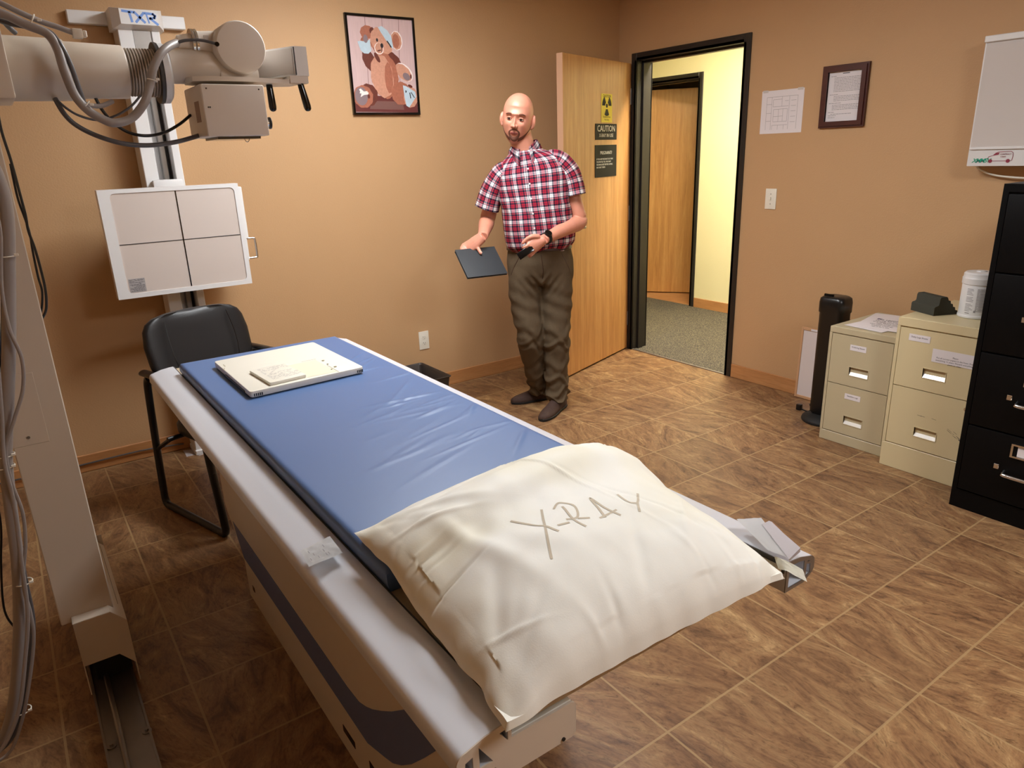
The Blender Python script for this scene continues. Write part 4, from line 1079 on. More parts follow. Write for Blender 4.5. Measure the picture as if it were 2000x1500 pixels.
for s in (-1, 1): mb.tube([(s*.27, -.235, .30), (s*.262, -.20, .372)], .010, 8); mb.tube([(s*.27, .245, .30), (s*.262, .12, .372)], .010, 8)
mb.build('seat_frame', ch)
# scraps under the chair
def paper(name, corners, key='paper', th=.0006, label='', cat='paper', curl=0.0, grp=None):
    mb = MB().use(key); n = 8; c = [Vector(p) for p in corners]; V = []
    nrm = (c[1]-c[0]).cross(c[3]-c[0]).normalized()
    for j in range(n+1):
        r = []
        for i in range(n+1):
            s, t = i/n, j/n
            p = c[0]*(1-s)*(1-t)+c[1]*s*(1-t)+c[2]*s*t+c[3]*(1-s)*t
            r.append(mb.bm.verts.new(p+nrm*curl*(4*(s-.5)**2+noise.noise(p*9))))
        V.append(r)
    for j in range(n):
        for i in range(n): mb.bm.faces.new((V[j][i], V[j][i+1], V[j+1][i+1], V[j+1][i]))
    bmesh.ops.solidify(mb.bm, geom=mb.bm.faces[:], thickness=th)
    o = mb.build(name); tag(o, label, cat, grp); return o
paper('paper_scrap', [(-3.376,-0.157,0.004), (-3.374,-0.039,0.004), (-3.308,-0.065,0.004), (-3.317,-0.169,0.004)], label='larger white paper scrap on the floor below the armchair', curl=.004)
paper('paper_scrap', [(-3.321,-0.185,0.004), (-3.31,-0.111,0.004), (-3.273,-0.132,0.004), (-3.289,-0.175,0.004)], label='smaller white paper scrap beside the larger one on the floor', curl=.004)

# loose cable along the back baseboard
cable('floor_wire', [(-4.6, -.02, .05), (-4.2, -.022, .052), (-3.9, -.020, .048), (-3.6, -.022, .052), (-3.42, -.022, .040), (-3.36, -.024, .034)], .004, 'cable_dark', 'dark wire running along the back baseboard behind the armchair')

# ------------------------------------------------------------------ bin by the back wall
bn = empty('waste_bin', (-1.95, -.225, 0)); tag(bn, 'low dark brown open-topped bin against the back wall behind the table', 'bin')
mb = MB().use('bin')
def br(z, hx_, hy_, n=.02): return [(x*.86, y*.95, z*.94) for x, y in rrect(-hx_, -hy_, hx_, hy_, n, 4)]
mb.loft([br(0, .125, .175), br(.215, .148, .205), br(.221, .156, .213), br(.225, .156, .213), br(.227, .150, .207), br(.215, .140, .197), br(.02, .120, .17)]); mb.build('bin_body', bn)

# ------------------------------------------------------------------ wall outlet, switch
ou = empty('wall_outlet', (-1.775, 0, .355)); tag(ou, 'ivory double power outlet low on the back wall', 'outlet')
mb = MB().use('cassette').box((-.037, -.006, -.062), (.037, -.0005, .062), .0025, 2); mb.build('cover_plate', ou)
for s in (-1, 1):
    mb = MB().use('cassette').ell((0, -.0055, s*.020), (.0165, .0025, .0145)); r_ = mb.build('receptacle', ou)
    mb = MB().use('black').box((-.0075, -.0086, s*.020-.001), (-.0055, -.0072, s*.020+.008)).box((.0050, -.0086, s*.020-.001), (.0070, -.0072, s*.020+.007)).cyl((0, -.0086, s*.020-.006), (0, -.0072, s*.020-.006), .0022, 10); mb.build('slot', r_)
sw = empty('light_switch', (0, -1.379, 1.212)); tag(sw, 'ivory toggle light switch right of the doorway', 'light switch')
mb = MB().use('cassette').box((-.006, -.039, -.062), (-.0005, .039, .062), .0025, 2); mb.build('cover_plate', sw)
mb = MB().use('cassette').box((-.015, -.004, -.004), (-.005, .004, .012), .002, 1); mb.build('toggle', sw)
for s in (-1, 1):
    mb = MB().use('steel').cyl((-.0072, 0, s*.030), (-.005, 0, s*.030), .003, 10); mb.build('screw', sw)

# ------------------------------------------------------------------ framed teddy bear print
fx0, fx1, fz0, fz1 = -2.130, -1.690, 1.785, 2.326
fr = empty('framed_picture', ((fx0+fx1)/2, 0, (fz0+fz1)/2)); tag(fr, 'thin black framed print of a bandaged teddy bear on the back wall', 'picture')
CXp, CZp = (fx0+fx1)/2, (fz0+fz1)/2
def F3(x, z, y=-.014): return (x-CXp, y, z-CZp)
mb = MB().use('blackgloss')
shape2d([rect(fx0-CXp, fz0-CZp, fx1-CXp, fz1-CZp), rect(fx0-CXp+.013, fz0-CZp+.013, fx1-CXp-.013, fz1-CZp-.013)], .019, Matrix(((1, 0, 0, 0), (0, 0, -1, -.0105), (0, 1, 0, 0), (0, 0, 0, 1))), mb); mb.build('frame', fr)
mb = MB().use('p_wood').box(F3(fx0+.011, fz0+.011, -.002), F3(fx1-.011, fz1-.011, -.012))
lay = [0]
def el(c, rx, rz, rot, key, seg=30, n=1.0):
    lay[0] += 1; mb.use(key); y = -.0122-.00006*lay[0]; a = math.radians(rot); pts = []
    for k in range(seg):
        t = 2*PI*k/seg; w = 1+.035*math.sin(t*9+lay[0])*(key.startswith('p_fur')); x = rx*math.cos(t)*w; z = rz*math.sin(t)*w
        X = c[0]+x*math.cos(a)-z*math.sin(a); Z = c[1]+x*math.sin(a)+z*math.cos(a)
        X = min(max(X, fx0+.0135), fx1-.0135); Z = min(max(Z, fz0+.0135), fz1-.0135)
        pts.append(F3(X, Z, y))
    mb.flat(pts)
def pg(pts, key):
    lay[0] += 1; mb.use(key); y = -.0122-.00006*lay[0]
    mb.flat([F3(min(max(p[0], fx0+.0135), fx1-.0135), min(max(p[1], fz0+.0135), fz1-.0135), y) for p in pts])
for a, b in (((-2.004,2.321), (-2.02,1.898)), ((-1.897,2.316), (-1.919,1.895)), ((-1.79,2.314), (-1.816,1.901))):
    pg([(a[0]-.0012, a[1]), (a[0]+.0012, a[1]), (b[0]+.0012, b[1]), (b[0]-.0012, b[1])], 'p_gap')
pg([(-2.118,1.891), (-1.699,1.891), (-1.701,1.792), (-2.121,1.801)], 'p_floor')
pg([(-2.008,1.863), (-1.803,1.86), (-1.796,1.813), (-2.023,1.817)], 'p_gap')
el((-2,2.232), .042, .036, 10, 'p_fur2'); el((-1.968,2.243), .014, .018, -20, 'p_fur3')               # raised paw / ear
el((-2.016,2.158), .034, .050, 5, 'p_fur2'); el((-1.998,2.081), .038, .062, 28, 'p_fur3')                  # raised arm
el((-1.813,2.197), .038, .052, 5, 'p_white'); el((-1.815,2.196), .034, .048, 5, 'p_fur'); el((-1.818,2.194), .023, .038, 0, 'p_fur2')
el((-1.849,2.073), .072, .050, -48, 'p_fur3')
el((-1.777,2.026), .064, .040, -38, 'p_white'); el((-1.783,2.024), .062, .037, -38, 'p_fur')
el((-1.909,2.004), .088, .128, 6, 'p_fur2'); el((-1.925,1.999), .072, .118, 6, 'p_fur'); el((-1.883,1.991), .026, .085, 0, 'p_fur2')
el((-1.917,2.189), .066, .072, -14, 'p_fur2'); el((-1.929,2.202), .052, .062, -14, 'p_fur')
el((-1.893,2.164), .050, .040, -30, 'p_fur'); el((-1.931,2.149), .030, .032, -10, 'p_white'); el((-1.93,2.151), .026, .029, -10, 'p_fur')
el((-2.026,1.894), .062, .062, 0, 'p_fur3'); el((-2.058,1.885), .062, .062, 0, 'p_fur2'); el((-2.07,1.887), .040, .050, 0, 'p_grey')
el((-1.81,1.906), .062, .066, -30, 'p_fur2'); el((-1.745,1.884), .048, .058, -15, 'p_fur'); pg([(-1.794,1.952), (-1.773,1.948), (-1.714,1.917), (-1.708,1.889), (-1.761,1.827), (-1.78,1.837), (-1.789,1.888)], 'p_band')
el((-1.765,2.001), .026, .019, -35, 'p_grey'); el((-1.735,2.002), .006, .013, 0, 'p_fur3')
pg([(-1.928,2.262), (-1.904,2.27), (-1.869,2.248), (-1.846,2.215), (-1.838,2.153), (-1.854,2.157), (-1.889,2.204), (-1.912,2.237)], 'p_band')
pg([(-2.064,2.18), (-2.043,2.185), (-2.018,2.182), (-1.986,2.194), (-1.982,2.134), (-2.002,2.118), (-2.03,2.119), (-2.049,2.135)], 'p_band'); el((-2.012,2.197), .014, .022, 0, 'p_grey')
pg([(-2.082,1.924), (-2.071,1.929), (-2.045,1.907), (-2.024,1.91), (-2.025,1.898), (-2.054,1.894), (-2.076,1.882), (-2.069,1.902)], 'p_white')
pg([(-2.078,1.911), (-2.028,1.916), (-2.032,1.907), (-2.079,1.902)], 'p_white')
el((-1.94,2.194), .0065, .0095, 0, 'p_black'); el((-1.912,2.165), .0095, .013, 0, 'p_black'); pg([(-1.916,2.154), (-1.912,2.154), (-1.916,2.128), (-1.919,2.128)], 'p_black'); el((-1.932,2.138), .014, .004, 15, 'p_fur3')
pg([(-1.88,2.191), (-1.873,2.194), (-1.848,2.16), (-1.854,2.156)], 'p_black')
pg([(-1.754,1.911), (-1.748,1.912), (-1.744,1.879), (-1.75,1.878)], 'p_black'); pg([(-1.741,1.916), (-1.719,1.884), (-1.723,1.881), (-1.744,1.912)], 'p_black'); pg([(-1.78,1.925), (-1.771,1.92), (-1.776,1.909), (-1.78,1.911)], 'p_black')
el((-1.745,1.948), .016, .008, -20, 'p_fur3'); el((-2.024,1.887), .008, .012, 0, 'p_fur3'); el((-1.949,2.1), .03, .012, -60, 'p_fur3')
mb.build('print', fr, fix=False)

# ------------------------------------------------------------------ papers on the right wall
pp = empty('wall_plan', (0, -1.405, 1.72)); tag(pp, 'unframed white floor plan sheet taped to the wall right of the door', 'floor plan')
mb = MB().use('paper').box((-.0015, -.143, -.122), (-.0006, .143, .122)); sh = mb.build('sheet', pp)
for sy in (-1, 1):
    mb = MB().use('glass_grey').box((-.0019, sy*.118-.018, .112), (-.0016, sy*.118+.018, .126)); mb.build('tape', pp)
mb = MB().use('inklight')
def ln(x0, z0, x1, z1, w=.0016, X=-.0018):
    a = Vector((0, -x0, z0)); b = Vector((0, -x1, z1)); d = (b-a).normalized(); s = Vector((0, -d.z, d.y))*w/2; o_ = Vector((X, 0, 0)); mb.flat([a+s+o_, a-s+o_, b-s+o_, b+s+o_])
for q in ((-.105, .085, .105, .085), (-.105, -.10, -.105, .085), (.105, -.10, .105, .085), (-.07, -.10, -.07, .085), (-.105, .045, -.07, .045), (-.105, -.005, -.07, -.005), (-.105, -.05, -.07, -.05), (.05, .085, .05, -.10),
          (-.06, .07, .0, .07), (-.06, .07, -.06, .03), (-.06, .03, .045, .03), (0, .085, 0, .03), (.02, .06, .045, .06), (-.055, .015, .04, .015), (-.055, .015, -.055, -.055), (-.055, -.055, .04, -.055), (-.02, .015, -.02, -.055), (.01, .015, .01, -.055), (.04, .015, .04, -.055), (-.055, -.025, .01, -.025),
          (.062, .06, .095, .06), (.062, .03, .095, .03), (.062, 0, .095, 0), (.062, -.03, .095, -.03), (.062, -.06, .095, -.06), (-.06, -.075, .045, -.075), (-.06, -.075, -.06, -.10), (-.02, -.075, -.02, -.10), (.02, -.075, .02, -.10)): ln(*q)
mb.build('plan_drawing', sh, fix=False)

cf = empty('framed_notice', (0, -1.799, 1.776)); tag(cf, 'dark mahogany framed printed notice on the right wall', 'framed notice')
mb = MB().use('mahogany')
for k, (g, t) in enumerate(((0, .016), (.010, .024), (.024, .018))):
    shape2d([rect(-.134+g, -.163+g, .134-g, .163-g), rect(-.134+.036, -.163+.034, .134-.036, .163-.034)], t, on_right_wall(-t/2-.0005, 0, 0), mb)
mb.build('frame', cf)
mb = MB().use('paper').box((-.008, -.099, -.130), (-.002, .099, .130)); ps = mb.build('sheet', cf)
mb = MB().use('inklight'); random.seed(8)
mb.use('ink').flat([(-.0084, y, z) for y, z in ((.018, .116), (-.022, .116), (-.022, .120), (.018, .120))])
rows = [(.105, .085, .03)]+[(.096-.0078*i, .065, .17) for i in range(10)]+[(.010, .085, .04)]+[(.001-.0078*i, .06, .15) for i in range(4)]+[(-.035, .085, .06)]+[(-.045-.0078*i, .065, .15) for i in range(4)]+[(-.082, .085, .035), (-.092, .07, .12), (-.100, .085, .05), (-.110, .085, .04)]
for (z, y0, L_) in rows:
    y = y0; end = y0-L_
    while y > end:
        w = random.uniform(.006, .02); mb.use('inklight')
        mb.flat([(-.0084, y, z), (-.0084, max(y-w, -.092), z), (-.0084, max(y-w, -.092), z+.0026), (-.0084, y, z+.0026)]); y -= w+.0022
mb.build('printed_lines', ps, fix=False)

# ------------------------------------------------------------------ film viewer box
vb = empty('film_viewer', (-.05, -2.92, 1.69)); tag(vb, 'white wall-mounted film viewer box with a grey screen, above the black cabinet', 'film viewer')
VY0, VY1 = -3.32, -2.523
def V3(x, y, z): return (x+.05, y+2.92, z-1.69)
mb = MB().use('white').box(V3(-.100, VY0, 1.405), V3(-.012, VY1, 1.972), .004, 2); mb.build('housing', vb)
mb = MB().use('glass_grey').box(V3(-.103, VY0+.008, 1.492), V3(-.099, VY1-.008, 1.946)); mb.build('viewing_screen', vb)
mb = MB().use('white').box(V3(-.114, VY0, 1.946), V3(-.099, VY1, 1.974), .003, 1); mb.build('film_clip', vb)
mb = MB().use('white').box(V3(-.109, VY0, 1.480), V3(-.099, VY1-.006, 1.492), .002, 1); mb.build('lower_ledge', vb)
mb = MB().use('teal'); text(mb, 'XMMSV', .026, on_right_wall(-.1012+.05, -2.545+2.92, 1.422-1.69), 'LEFT', .0003, .82, shear=.35, offset=.0006); mb.build('teal_sticker', vb)
mb = MB().use('redbrown')
def vln(pts, w=.0022):
    for a, b in zip(pts, pts[1:]):
        a = Vector((-.1014, -2.610-a[0], 1.418+a[1])); b = Vector((-.1014, -2.610-b[0], 1.418+b[1])); d = (b-a).normalized(); s = Vector((0, -d.z, d.y))*w/2
        mb.prism([V3(*(a+s)), V3(*(a-s)), V3(*(b-s)), V3(*(b+s))], (.0004, 0, 0))
vln([(.005, .012), (.002, .022), (.006, .030), (.022, .034), (.032, .044), (.042, .050), (.096, .052), (.104, .046), (.106, .030), (.104, .014), (.098, .010)]); vln([(.024, .010), (.078, .010)])
mb.prism([V3(-.1014, -2.610-a, 1.418+b) for a, b in ((.024, .034), (.034, .045), (.048, .048), (.046, .038))], (.0004, 0, 0))
for cx in (.014, .088):
    mb.cyl(V3(-.1016, -2.610-cx, 1.428), V3(-.1002, -2.610-cx, 1.428), .0085, 18)
mb.build('red_van_sticker', vb)
mb = MB().use('redbrown'); text(mb, 'CONTRACT', .0085, on_right_wall(-.1012+.05, -2.662+2.92, 1.455-1.69), 'LEFT', .0003); text(mb, 'X-RAY', .008, on_right_wall(-.1012+.05, -2.664+2.92, 1.444-1.69), 'LEFT', .0003); mb.build('van_lettering', vb)
cable('viewer_cord', [(-.03, -2.54, 1.404), (-.03, -2.56, 1.385), (-.028, -2.62, 1.362), (-.025, -2.72, 1.350), (-.022, -2.84, 1.347), (-.02, -2.98, 1.352), (-.02, -3.15, 1.37), (-.03, -3.25, 1.404)], .0045, 'ziptie', 'white cord drooping under the wall-mounted film viewer', 'cord')

# ------------------------------------------------------------------ whiteboard leaning on the right wall
wb = empty('small_whiteboard', (-.05, -1.86, 0)); tag(wb, 'small whiteboard with a pale wood frame leaning on the wall behind the tower heater', 'whiteboard')
lean = Matrix.Translation((0.034, 0, 0.446)) @ Matrix.Rotation(math.radians(-5.5), 4, 'Y')
lean = Matrix(((math.cos(.035), 0, math.sin(.035), .012), (0, 1, 0, .004), (-math.sin(.035), 0, math.cos(.035), .002), (0, 0, 0, 1)))
mb = MB().use('boardframe'); t = MB()
def wall_lean(a, b, key, name, parent, bev=0):
    m_ = MB().use(key); m_.box(a, b, bev, 1, lean); return m_.build(name, parent)
wbm = MB().use('boardframe')
for a, b in (((-.008, .15, 0), (.008, .165, .452)), ((-.008, -.165, 0), (.008, -.15, .452)), ((-.008, -.15, 0), (.008, .15, .018)), ((-.008, -.15, .434), (.008, .15, .452))): wbm.box(a, b, .002, 1, lean)
wbm.build('frame', wb)
wall_lean((-.004, -.15, .018), (.004, .15, .434), 'board_white', 'writing_surface', wb)
wall_lean((-.0095, .035, .437), (-.008, .10, .449), 'paper', 'frame_label', wb)

# ------------------------------------------------------------------ tower heater
tf = empty('tower_heater', (-.285, -2.045, 0)); tag(tf, 'slim black tower heater standing left of the small filing cabinet', 'heater')
mb = MB().use('rubber').loft([[(r*math.cos(a)*1.0, r*math.sin(a)*1.0, z) for a in [2*PI*k/36 for k in range(36)]] for z, r in ((0, .118), (.008, .122), (.020, .118), (.034, .085), (.045, .060))]); mb.build('base', tf, ang=60)
def tr(z, sx, sy, n=.03): return [(x, y, z) for x, y in rrect(-sx, -sy, sx, sy, n, 6)]
mb = MB().use('black').loft([tr(.045, .050, .062), tr(.06, .058, .070), (tr(.64, .058, .070)), tr(.645, .062, .074), tr(.70, .062, .074), tr(.722, .060, .070), tr(.732, .050, .058)]); mb.build('body', tf, ang=50)
mb = MB().use('blackgloss').box((-.035, .0, .730), (-.022, .055, .744), .003, 1); mb.build('top_handle', tf)
cable('heater_cord', [(-0.314,-2.025,0.03), (-0.312,-1.998,0.06), (-0.216,-1.91,0.045), (-0.219,-1.935,0.02), (-0.263,-2.002,0.03), (-0.227,-1.956,0.06), (-0.26,-1.935,0.02), (-0.235,-1.878,0.008), (-0.23,-1.854,0.01)], .004, 'rubber', 'black heater cord lying on the floor by its base', 'cord')
mb = MB().use('black'); p = Vector((-0.234,-1.853,0.014)); mb.box(p-Vector((.014, .014, .0135)), p+Vector((.014, .014, .022)), .004, 2); tag(mb.build('power_plug'), 'black power plug lying on the floor in front of the whiteboard', 'plug')

# ------------------------------------------------------------------ beige filing cabinets
def cabinet(name, label, xf, ya, yb, h, depth, key, kick, drawers, top_lip, extra=None):
    """xf front plane, ya left edge (larger y), yb right edge"""
    c = empty(name, (xf, (ya+yb)/2, 0)); tag(c, label, 'filing cabinet')
    w = (ya-yb)/2; t = .012
    mb = MB().use(key)
    mb.box((.002, -w, 0), (depth, w, h), .002, 1)
    mb.box((-.010, -w, h-top_lip), (.004, w, h), .002, 1)
    mb.box((-.010, -w, 0), (.004, w, kick), .002, 1)
    mb.box((-.010, w-.014, kick), (.004, w, h-top_lip)); mb.box((-.010, -w, kick), (.004, -w+.014, h-top_lip))
    mb.build('cabinet_body', c)
    for i, (z0, z1) in enumerate(drawers):
        mb = MB().use(key); hw = w-.0165; hz = z0+(z1-z0)*.22; hh = .022; hp = .050
        hy0 = -.01 if name == 'filing_cabinet' else .0
        cy = .0
        shape2d([rect(-hw, z0, hw, z1), rect(-hp+cy, hz, hp+cy, hz+2*hh)], .010, Matrix(((0, 0, -1, -.0045), (-1, 0, 0, 0), (0, 1, 0, 0), (0, 0, 0, 1))), mb)
        d = mb.build('drawer', c)
        mb = MB().use('steel' if False else key)
        # recessed pull: back, roof, sides, and a sloped sill coloured bright as if lit from above
        zt, zb = hz+2*hh, hz
        mb.box((.0, -hp, zb-.001), (.001, hp, zt)); mb.box((-.009, -hp, zt), (.001, hp, zt+.001)); mb.box((-.009, -hp-.001, zb), (.001, -hp, zt)); mb.box((-.009, hp, zb), (.001, hp+.001, zt))
        mb.build('pull_recess', d)
        mb = MB().use('pullsill').prism([(-.0095, -hp, zb), (0, -hp, zb+.016), (0, -hp, zb)], (0, 2*hp, 0)); mb.build('pull_sill', d)
        mb = MB().use('steel' if i == 99 else key)
        shape2d([rect(-hp-.003, zb-.003, hp+.003, zt+.003), rect(-hp, zb, hp, zt)], .002, Matrix(((0, 0, -1, -.0102), (-1, 0, 0, 0), (0, 1, 0, 0), (0, 0, 0, 1))), mb); mb.build('pull_trim', d)
    return c
M['pullsill'] = simple('painted_light_sill', srgb(235, 232, 225), .25, metal=.4)  # near-white: light falling into the pull recess is put into the colour
def wlabel(par, y, z, w, h, body, size, x=-.0105, align='CENTER', name='paper_label', line=1.0, ox=0):
    mb = MB().use('paper').box((x-.0004, y-w/2, z-h/2), (x, y+w/2, z+h/2)); l_ = mb.build(name, par)
    mb = MB().use('ink'); text(mb, body, size, on_right_wall(x-.0006, y+ox, z), align, .0001, line=line); mb.build('lettering', l_); return l_
c1 = cabinet('filing_cabinet', 'small greenish beige two-drawer filing cabinet, left of the three cabinets', -.520, -2.172, -2.525, .628, .45, 'cab1', .055, [(.060, .325), (.329, .592)], .032)
wlabel(c1, .015, .535, .085, .030, 'Ordering Sheets', .0105); wlabel(c1, .015, .272, .085, .030, 'Sensitive Logs', .0105)
c2 = cabinet('filing_cabinet', 'cream two-drawer filing cabinet in the middle, with a black foam wedge on top', -.600, -2.552, -2.935, .752, .53, 'cab2', .125, [(.130, .420), (.424, .705)], .042)
wlabel(c2, .085, .665, .095, .032, 'Daily Logs Sheets', .0105); wlabel(c2, -.080, .600, .200, .062, 'Please\nPut all current papers in the front. Keep\neverything 12 years. Discard everything 7\nyears or older', .0098, line=1.15)
for q in c2.children:
    pass
mb = MB().use('chrome').cyl((-.011, -.158, .385), (-.018, -.158, .385), .009, 18); mb.build('lock', c2)
mb = MB().use('ink'); random.seed(9)
for i in range(16):
    y = -.085-random.uniform(0, .07); z = .275-.5*(abs(y)-.085)+random.uniform(-.012, .010); L_ = random.uniform(.006, .022)
    mb.flat([(-.0100, y, z), (-.0100, y-L_, z-L_*.6), (-.0100, y-L_, z-L_*.6+.0014), (-.0100, y, z+.0014)])
for y in (.045, .03, -.02): mb.flat([(-.0100, y, .30), (-.0100, y-.02, .298), (-.0100, y-.02, .2993), (-.0100, y, .3013)])
mb.build('scuff_mark', c2, fix=False)

# black four-drawer cabinet
bc = empty('filing_cabinet', (-.785, -3.195, 0)); tag(bc, 'tall black four-drawer filing cabinet at the right edge', 'filing cabinet')
BH = 1.366; w = .230
mb = MB().use('cabinet_black').box((.004, -w, 0), (.70, w, BH), .003, 1); mb.box((-.004, w-.020, 0), (.006, w, BH)); mb.box((-.004, -w, 0), (.006, -w+.020, BH)); mb.box((-.004, -w+.02, BH-.030), (.006, w-.02, BH)); mb.box((-.004, -w+.02, 0), (.006, w-.02, .085)); mb.build('cabinet_body', bc)
zs = [.090, .390, .708, 1.030, 1.332]
for i in range(4):
    z0, z1 = zs[i]+.002, zs[i+1]-.004
    mb = MB().use('cabinet_black').box((-.012, -w+.024, z0), (.003, w-.024, z1), .004, 2); d = mb.build('drawer', bc)
    hz = z0+.135
    mb = MB().use('chrome').box((-.016, .066, hz+.002), (-.012, .086, hz+.024), .002, 1); mb.build('thumb_latch', d)
    mb = MB().use('chrome').tube([(-.012, .044, hz), (-.036, .040, hz-.004), (-.042, .026, hz-.006), (-.042, -.089, hz-.006), (-.036, -.103, hz-.004), (-.012, -.107, hz)], [.008, .008, .008, .008, .008, .008], 14, smooth=4); mb.build('bar_handle', d)
    mb = MB().use('chrome'); shape2d([rect(-.035, hz+.070, .095, hz+.128), rect(-.027, hz+.077, .087, hz+.121)], .006, Matrix(((0, 0, -1, -.0148), (-1, 0, 0, 0), (0, 1, 0, 0), (0, 0, 0, 1))), mb); lh = mb.build('label_holder', d)
    mb = MB().use('paper').box((-.0132, -.085, hz+.078), (-.0124, .012, hz+.120)); mb.build('label_card', lh)

# things on the cabinets
fo = [(-.60, .768), ]
def step_wedge():
    e = empty('foam_wedge', (-.415, -2.612, .7525), math.radians(-23)); tag(e, 'charcoal foam positioning wedge with stepped side on the cream cabinet', 'foam wedge')
    prof = [(.075, 0), (.075, .040), (.070, .046), (.052, .050), (.046, .056), (.044, .085), (.038, .094), (.0, .094), (-.006, .088), (-.012, .076), (-.026, .072), (-.030, .058), (-.044, .054), (-.048, .040), (-.062, .036), (-.066, .022), (-.080, .018), (-.084, 0)]
    # profile across y, extruded along x
    mb = MB().use('foam').prism([(-a*.82, -.072, b*.9) for a, b in prof], (0, .144, 0)); mb.build('foam_body', e, ang=40); return e
fw = step_wedge()
cn = empty('wipes_canister', (-.385, -2.780, .7525)); tag(cn, 'white wipes canister with a round lid on the cream cabinet, next to the black cabinet', 'canister')
def cr(z, r): return [(r*math.cos(a), r*math.sin(a), z) for a in [2*PI*k/40 for k in range(40)]]
mb = MB().use('white').loft([cr(z, r) for z, r in ((0, .066), (.004, .070), (.012, .070), (.016, .067), (.150, .067), (.156, .064))]); cb = mb.build('canister_body', cn)
mb = MB().use('white').loft([cr(z, r) for z, r in ((.152, .066), (.155, .070), (.180, .070), (.184, .067), (.200, .066), (.206, .060), (.208, .045))]); lid = mb.build('lid', cn)
mb = MB().use('white').loft([cr(.2078, .022), cr(.212, .020), cr(.2125, .004)]); mb.build('lid_tab', lid)
mb = MB().use('inklight'); random.seed(12)
def cy_patch(a0, a1, z0, z1, r=.0674):
    for k in range(3):
        b0 = a0+(a1-a0)*k/3; b1 = a0+(a1-a0)*(k+1)/3
        mb.flat([(r*math.cos(b0), r*math.sin(b0), z0), (r*math.cos(b1), r*math.sin(b1), z0), (r*math.cos(b1), r*math.sin(b1), z1), (r*math.cos(b0), r*math.sin(b0), z1)])
A0 = math.radians(205)
for i in range(17):
    z = .134-i*.0062
    if i not in (5, 10): cy_patch(A0-.72, A0-.24+random.uniform(-.2, 0), z, z+.0026)
    cy_patch(A0-.10, A0+.62+random.uniform(-.1, 0), z, z+.0034)
cy_patch(A0-.16, A0-.04, .030, .040); cy_patch(A0-.68, A0-.40, .024, .028)
mb.build('label_print', cb, fix=False)
cu_ = empty('cream_lid', (-.24, -2.745, .7525)); tag(cu_, 'low rounded cream object behind the foam wedge, beside the wipes canister', 'lid')
MB().use('cab2').loft([cr(z, r*.8) for z, r in ((0, .050), (.030, .052), (.050, .046), (.060, .030), (.063, .008))]).build('lid_shell', cu_, ang=60)

# flyers on the small cabinet
def flyer(name, c, ang, wd, ht, z, label, draw):
    e = empty(name, (c[0], c[1], z), ang); tag(e, label, 'flyer', 'papers on the small cabinet')
    mb = MB().use('paper').box((-ht/2, -wd/2, 0), (ht/2, wd/2, .0008)); mb.build('sheet', e)
    # reading direction = -y, top of the page towards +x
    base = Matrix(((0, 1, 0, 0), (-1, 0, 0, 0), (0, 0, 1, .0010), (0, 0, 0, 1)))
    if draw:
        mb = MB().use('ink')
        for i, (s, sz) in enumerate((('The Happy Way', .024), ('Caring for yourself', .020), ('and keep your health', .018), ('Ask about the', .018), ('new clinic programme', .016), ('available every day', .014), ('call us for a visit', .013))):
            text(mb, s, sz, base @ Matrix.Translation((-.01, ht/2-.05-i*.028, 0)), 'CENTER', .0001, offset=.0004)
        mb.build('flyer_text', e)
        mb = MB().use('navy').flat([(ht/2-.012, -.05, .0011), (ht/2-.012, -.10, .0011), (ht/2-.045, -.09, .0011), (ht/2-.03, -.05, .0011)])
        mb.flat([(ht/2-.02, .09, .0011), (ht/2-.03, .06, .0011), (ht/2-.05, .09, .0011)])
        mb.use('orange').flat([(-.03, -.07, .0011), (-.03, -.10, .0011), (-.06, -.10, .0011), (-.06, -.07, .0011)])
        mb.use('green').flat([(-.06, -.07, .0012), (-.06, -.10, .0012), (-.08, -.10, .0012), (-.08, -.07, .0012)]); mb.build('flyer_picture', e, fix=False)
    return e
flyer('flyer', (-.22, -2.31), .20, .21, .27, .6295, 'lowest white sheet of the loose stack, peeping out at its left', False)
flyer('flyer', (-.355, -2.335), -.10, .21, .27, .6305, 'middle white sheet under the coloured flyer', False)
flyer('flyer', (-.325, -2.365), .14, .21, .27, .6316, 'printed flyer with blue and orange spots on top of the small cabinet', True)

# ------------------------------------------------------------------ signs on the door
# door-leaf frame: s along the leaf from the hinge, z up; the face towards the camera is local +Y or -Y
def on_leaf(s, z, d=0.0):
    # reading direction from the free edge to the hinge (viewer left to right)
    c, sn = math.cos(LANG), math.sin(LANG)
    X = Vector((-c, -sn, 0)); Yv = Vector((0, 0, 1)); Z = X.cross(Yv)
    p = Vector((HX, HY, 0))+Vector((c, sn, 0))*s+Z*(d)
    return Matrix(((X.x, Yv.x, Z.x, p.x), (X.y, Yv.y, Z.y, p.y), (X.z, Yv.z, Z.z, z), (0, 0, 0, 1)))
def sign(name, corners, key, label, th=.003):
    s0 = (corners[0][0]+corners[3][0])/2; s1 = (corners[1][0]+corners[2][0])/2; zt = (corners[0][1]+corners[1][1])/2; zb = (corners[2][1]+corners[3][1])/2
    sc = (s0+s1)/2; zc = (zt+zb)/2; hw = abs(s0-s1)/2; hh = (zt-zb)/2
    m_ = on_leaf(sc, zc, SIGN_OFF); e = bpy.data.objects.new(name, None); COL.objects.link(e); e.empty_display_size = .05; e.matrix_world = m_; tag(e, label, 'door sign')
    mb = MB().use(key).box((-hw, -hh, 0), (hw, hh, th), .0008, 1); mb.build('sign_plate', e)
    return e, hw, hh
SIGN_OFF = 0.0008
e, hw, hh = sign('radiation_sign', [(0.435,1.9005), (0.2804,1.9064), (0.2919,1.7208), (0.4476,1.7159)], 'yellow', 'small yellow radiation trefoil warning sign, top sign on the door', .0012)
mb = MB().use('signblack')
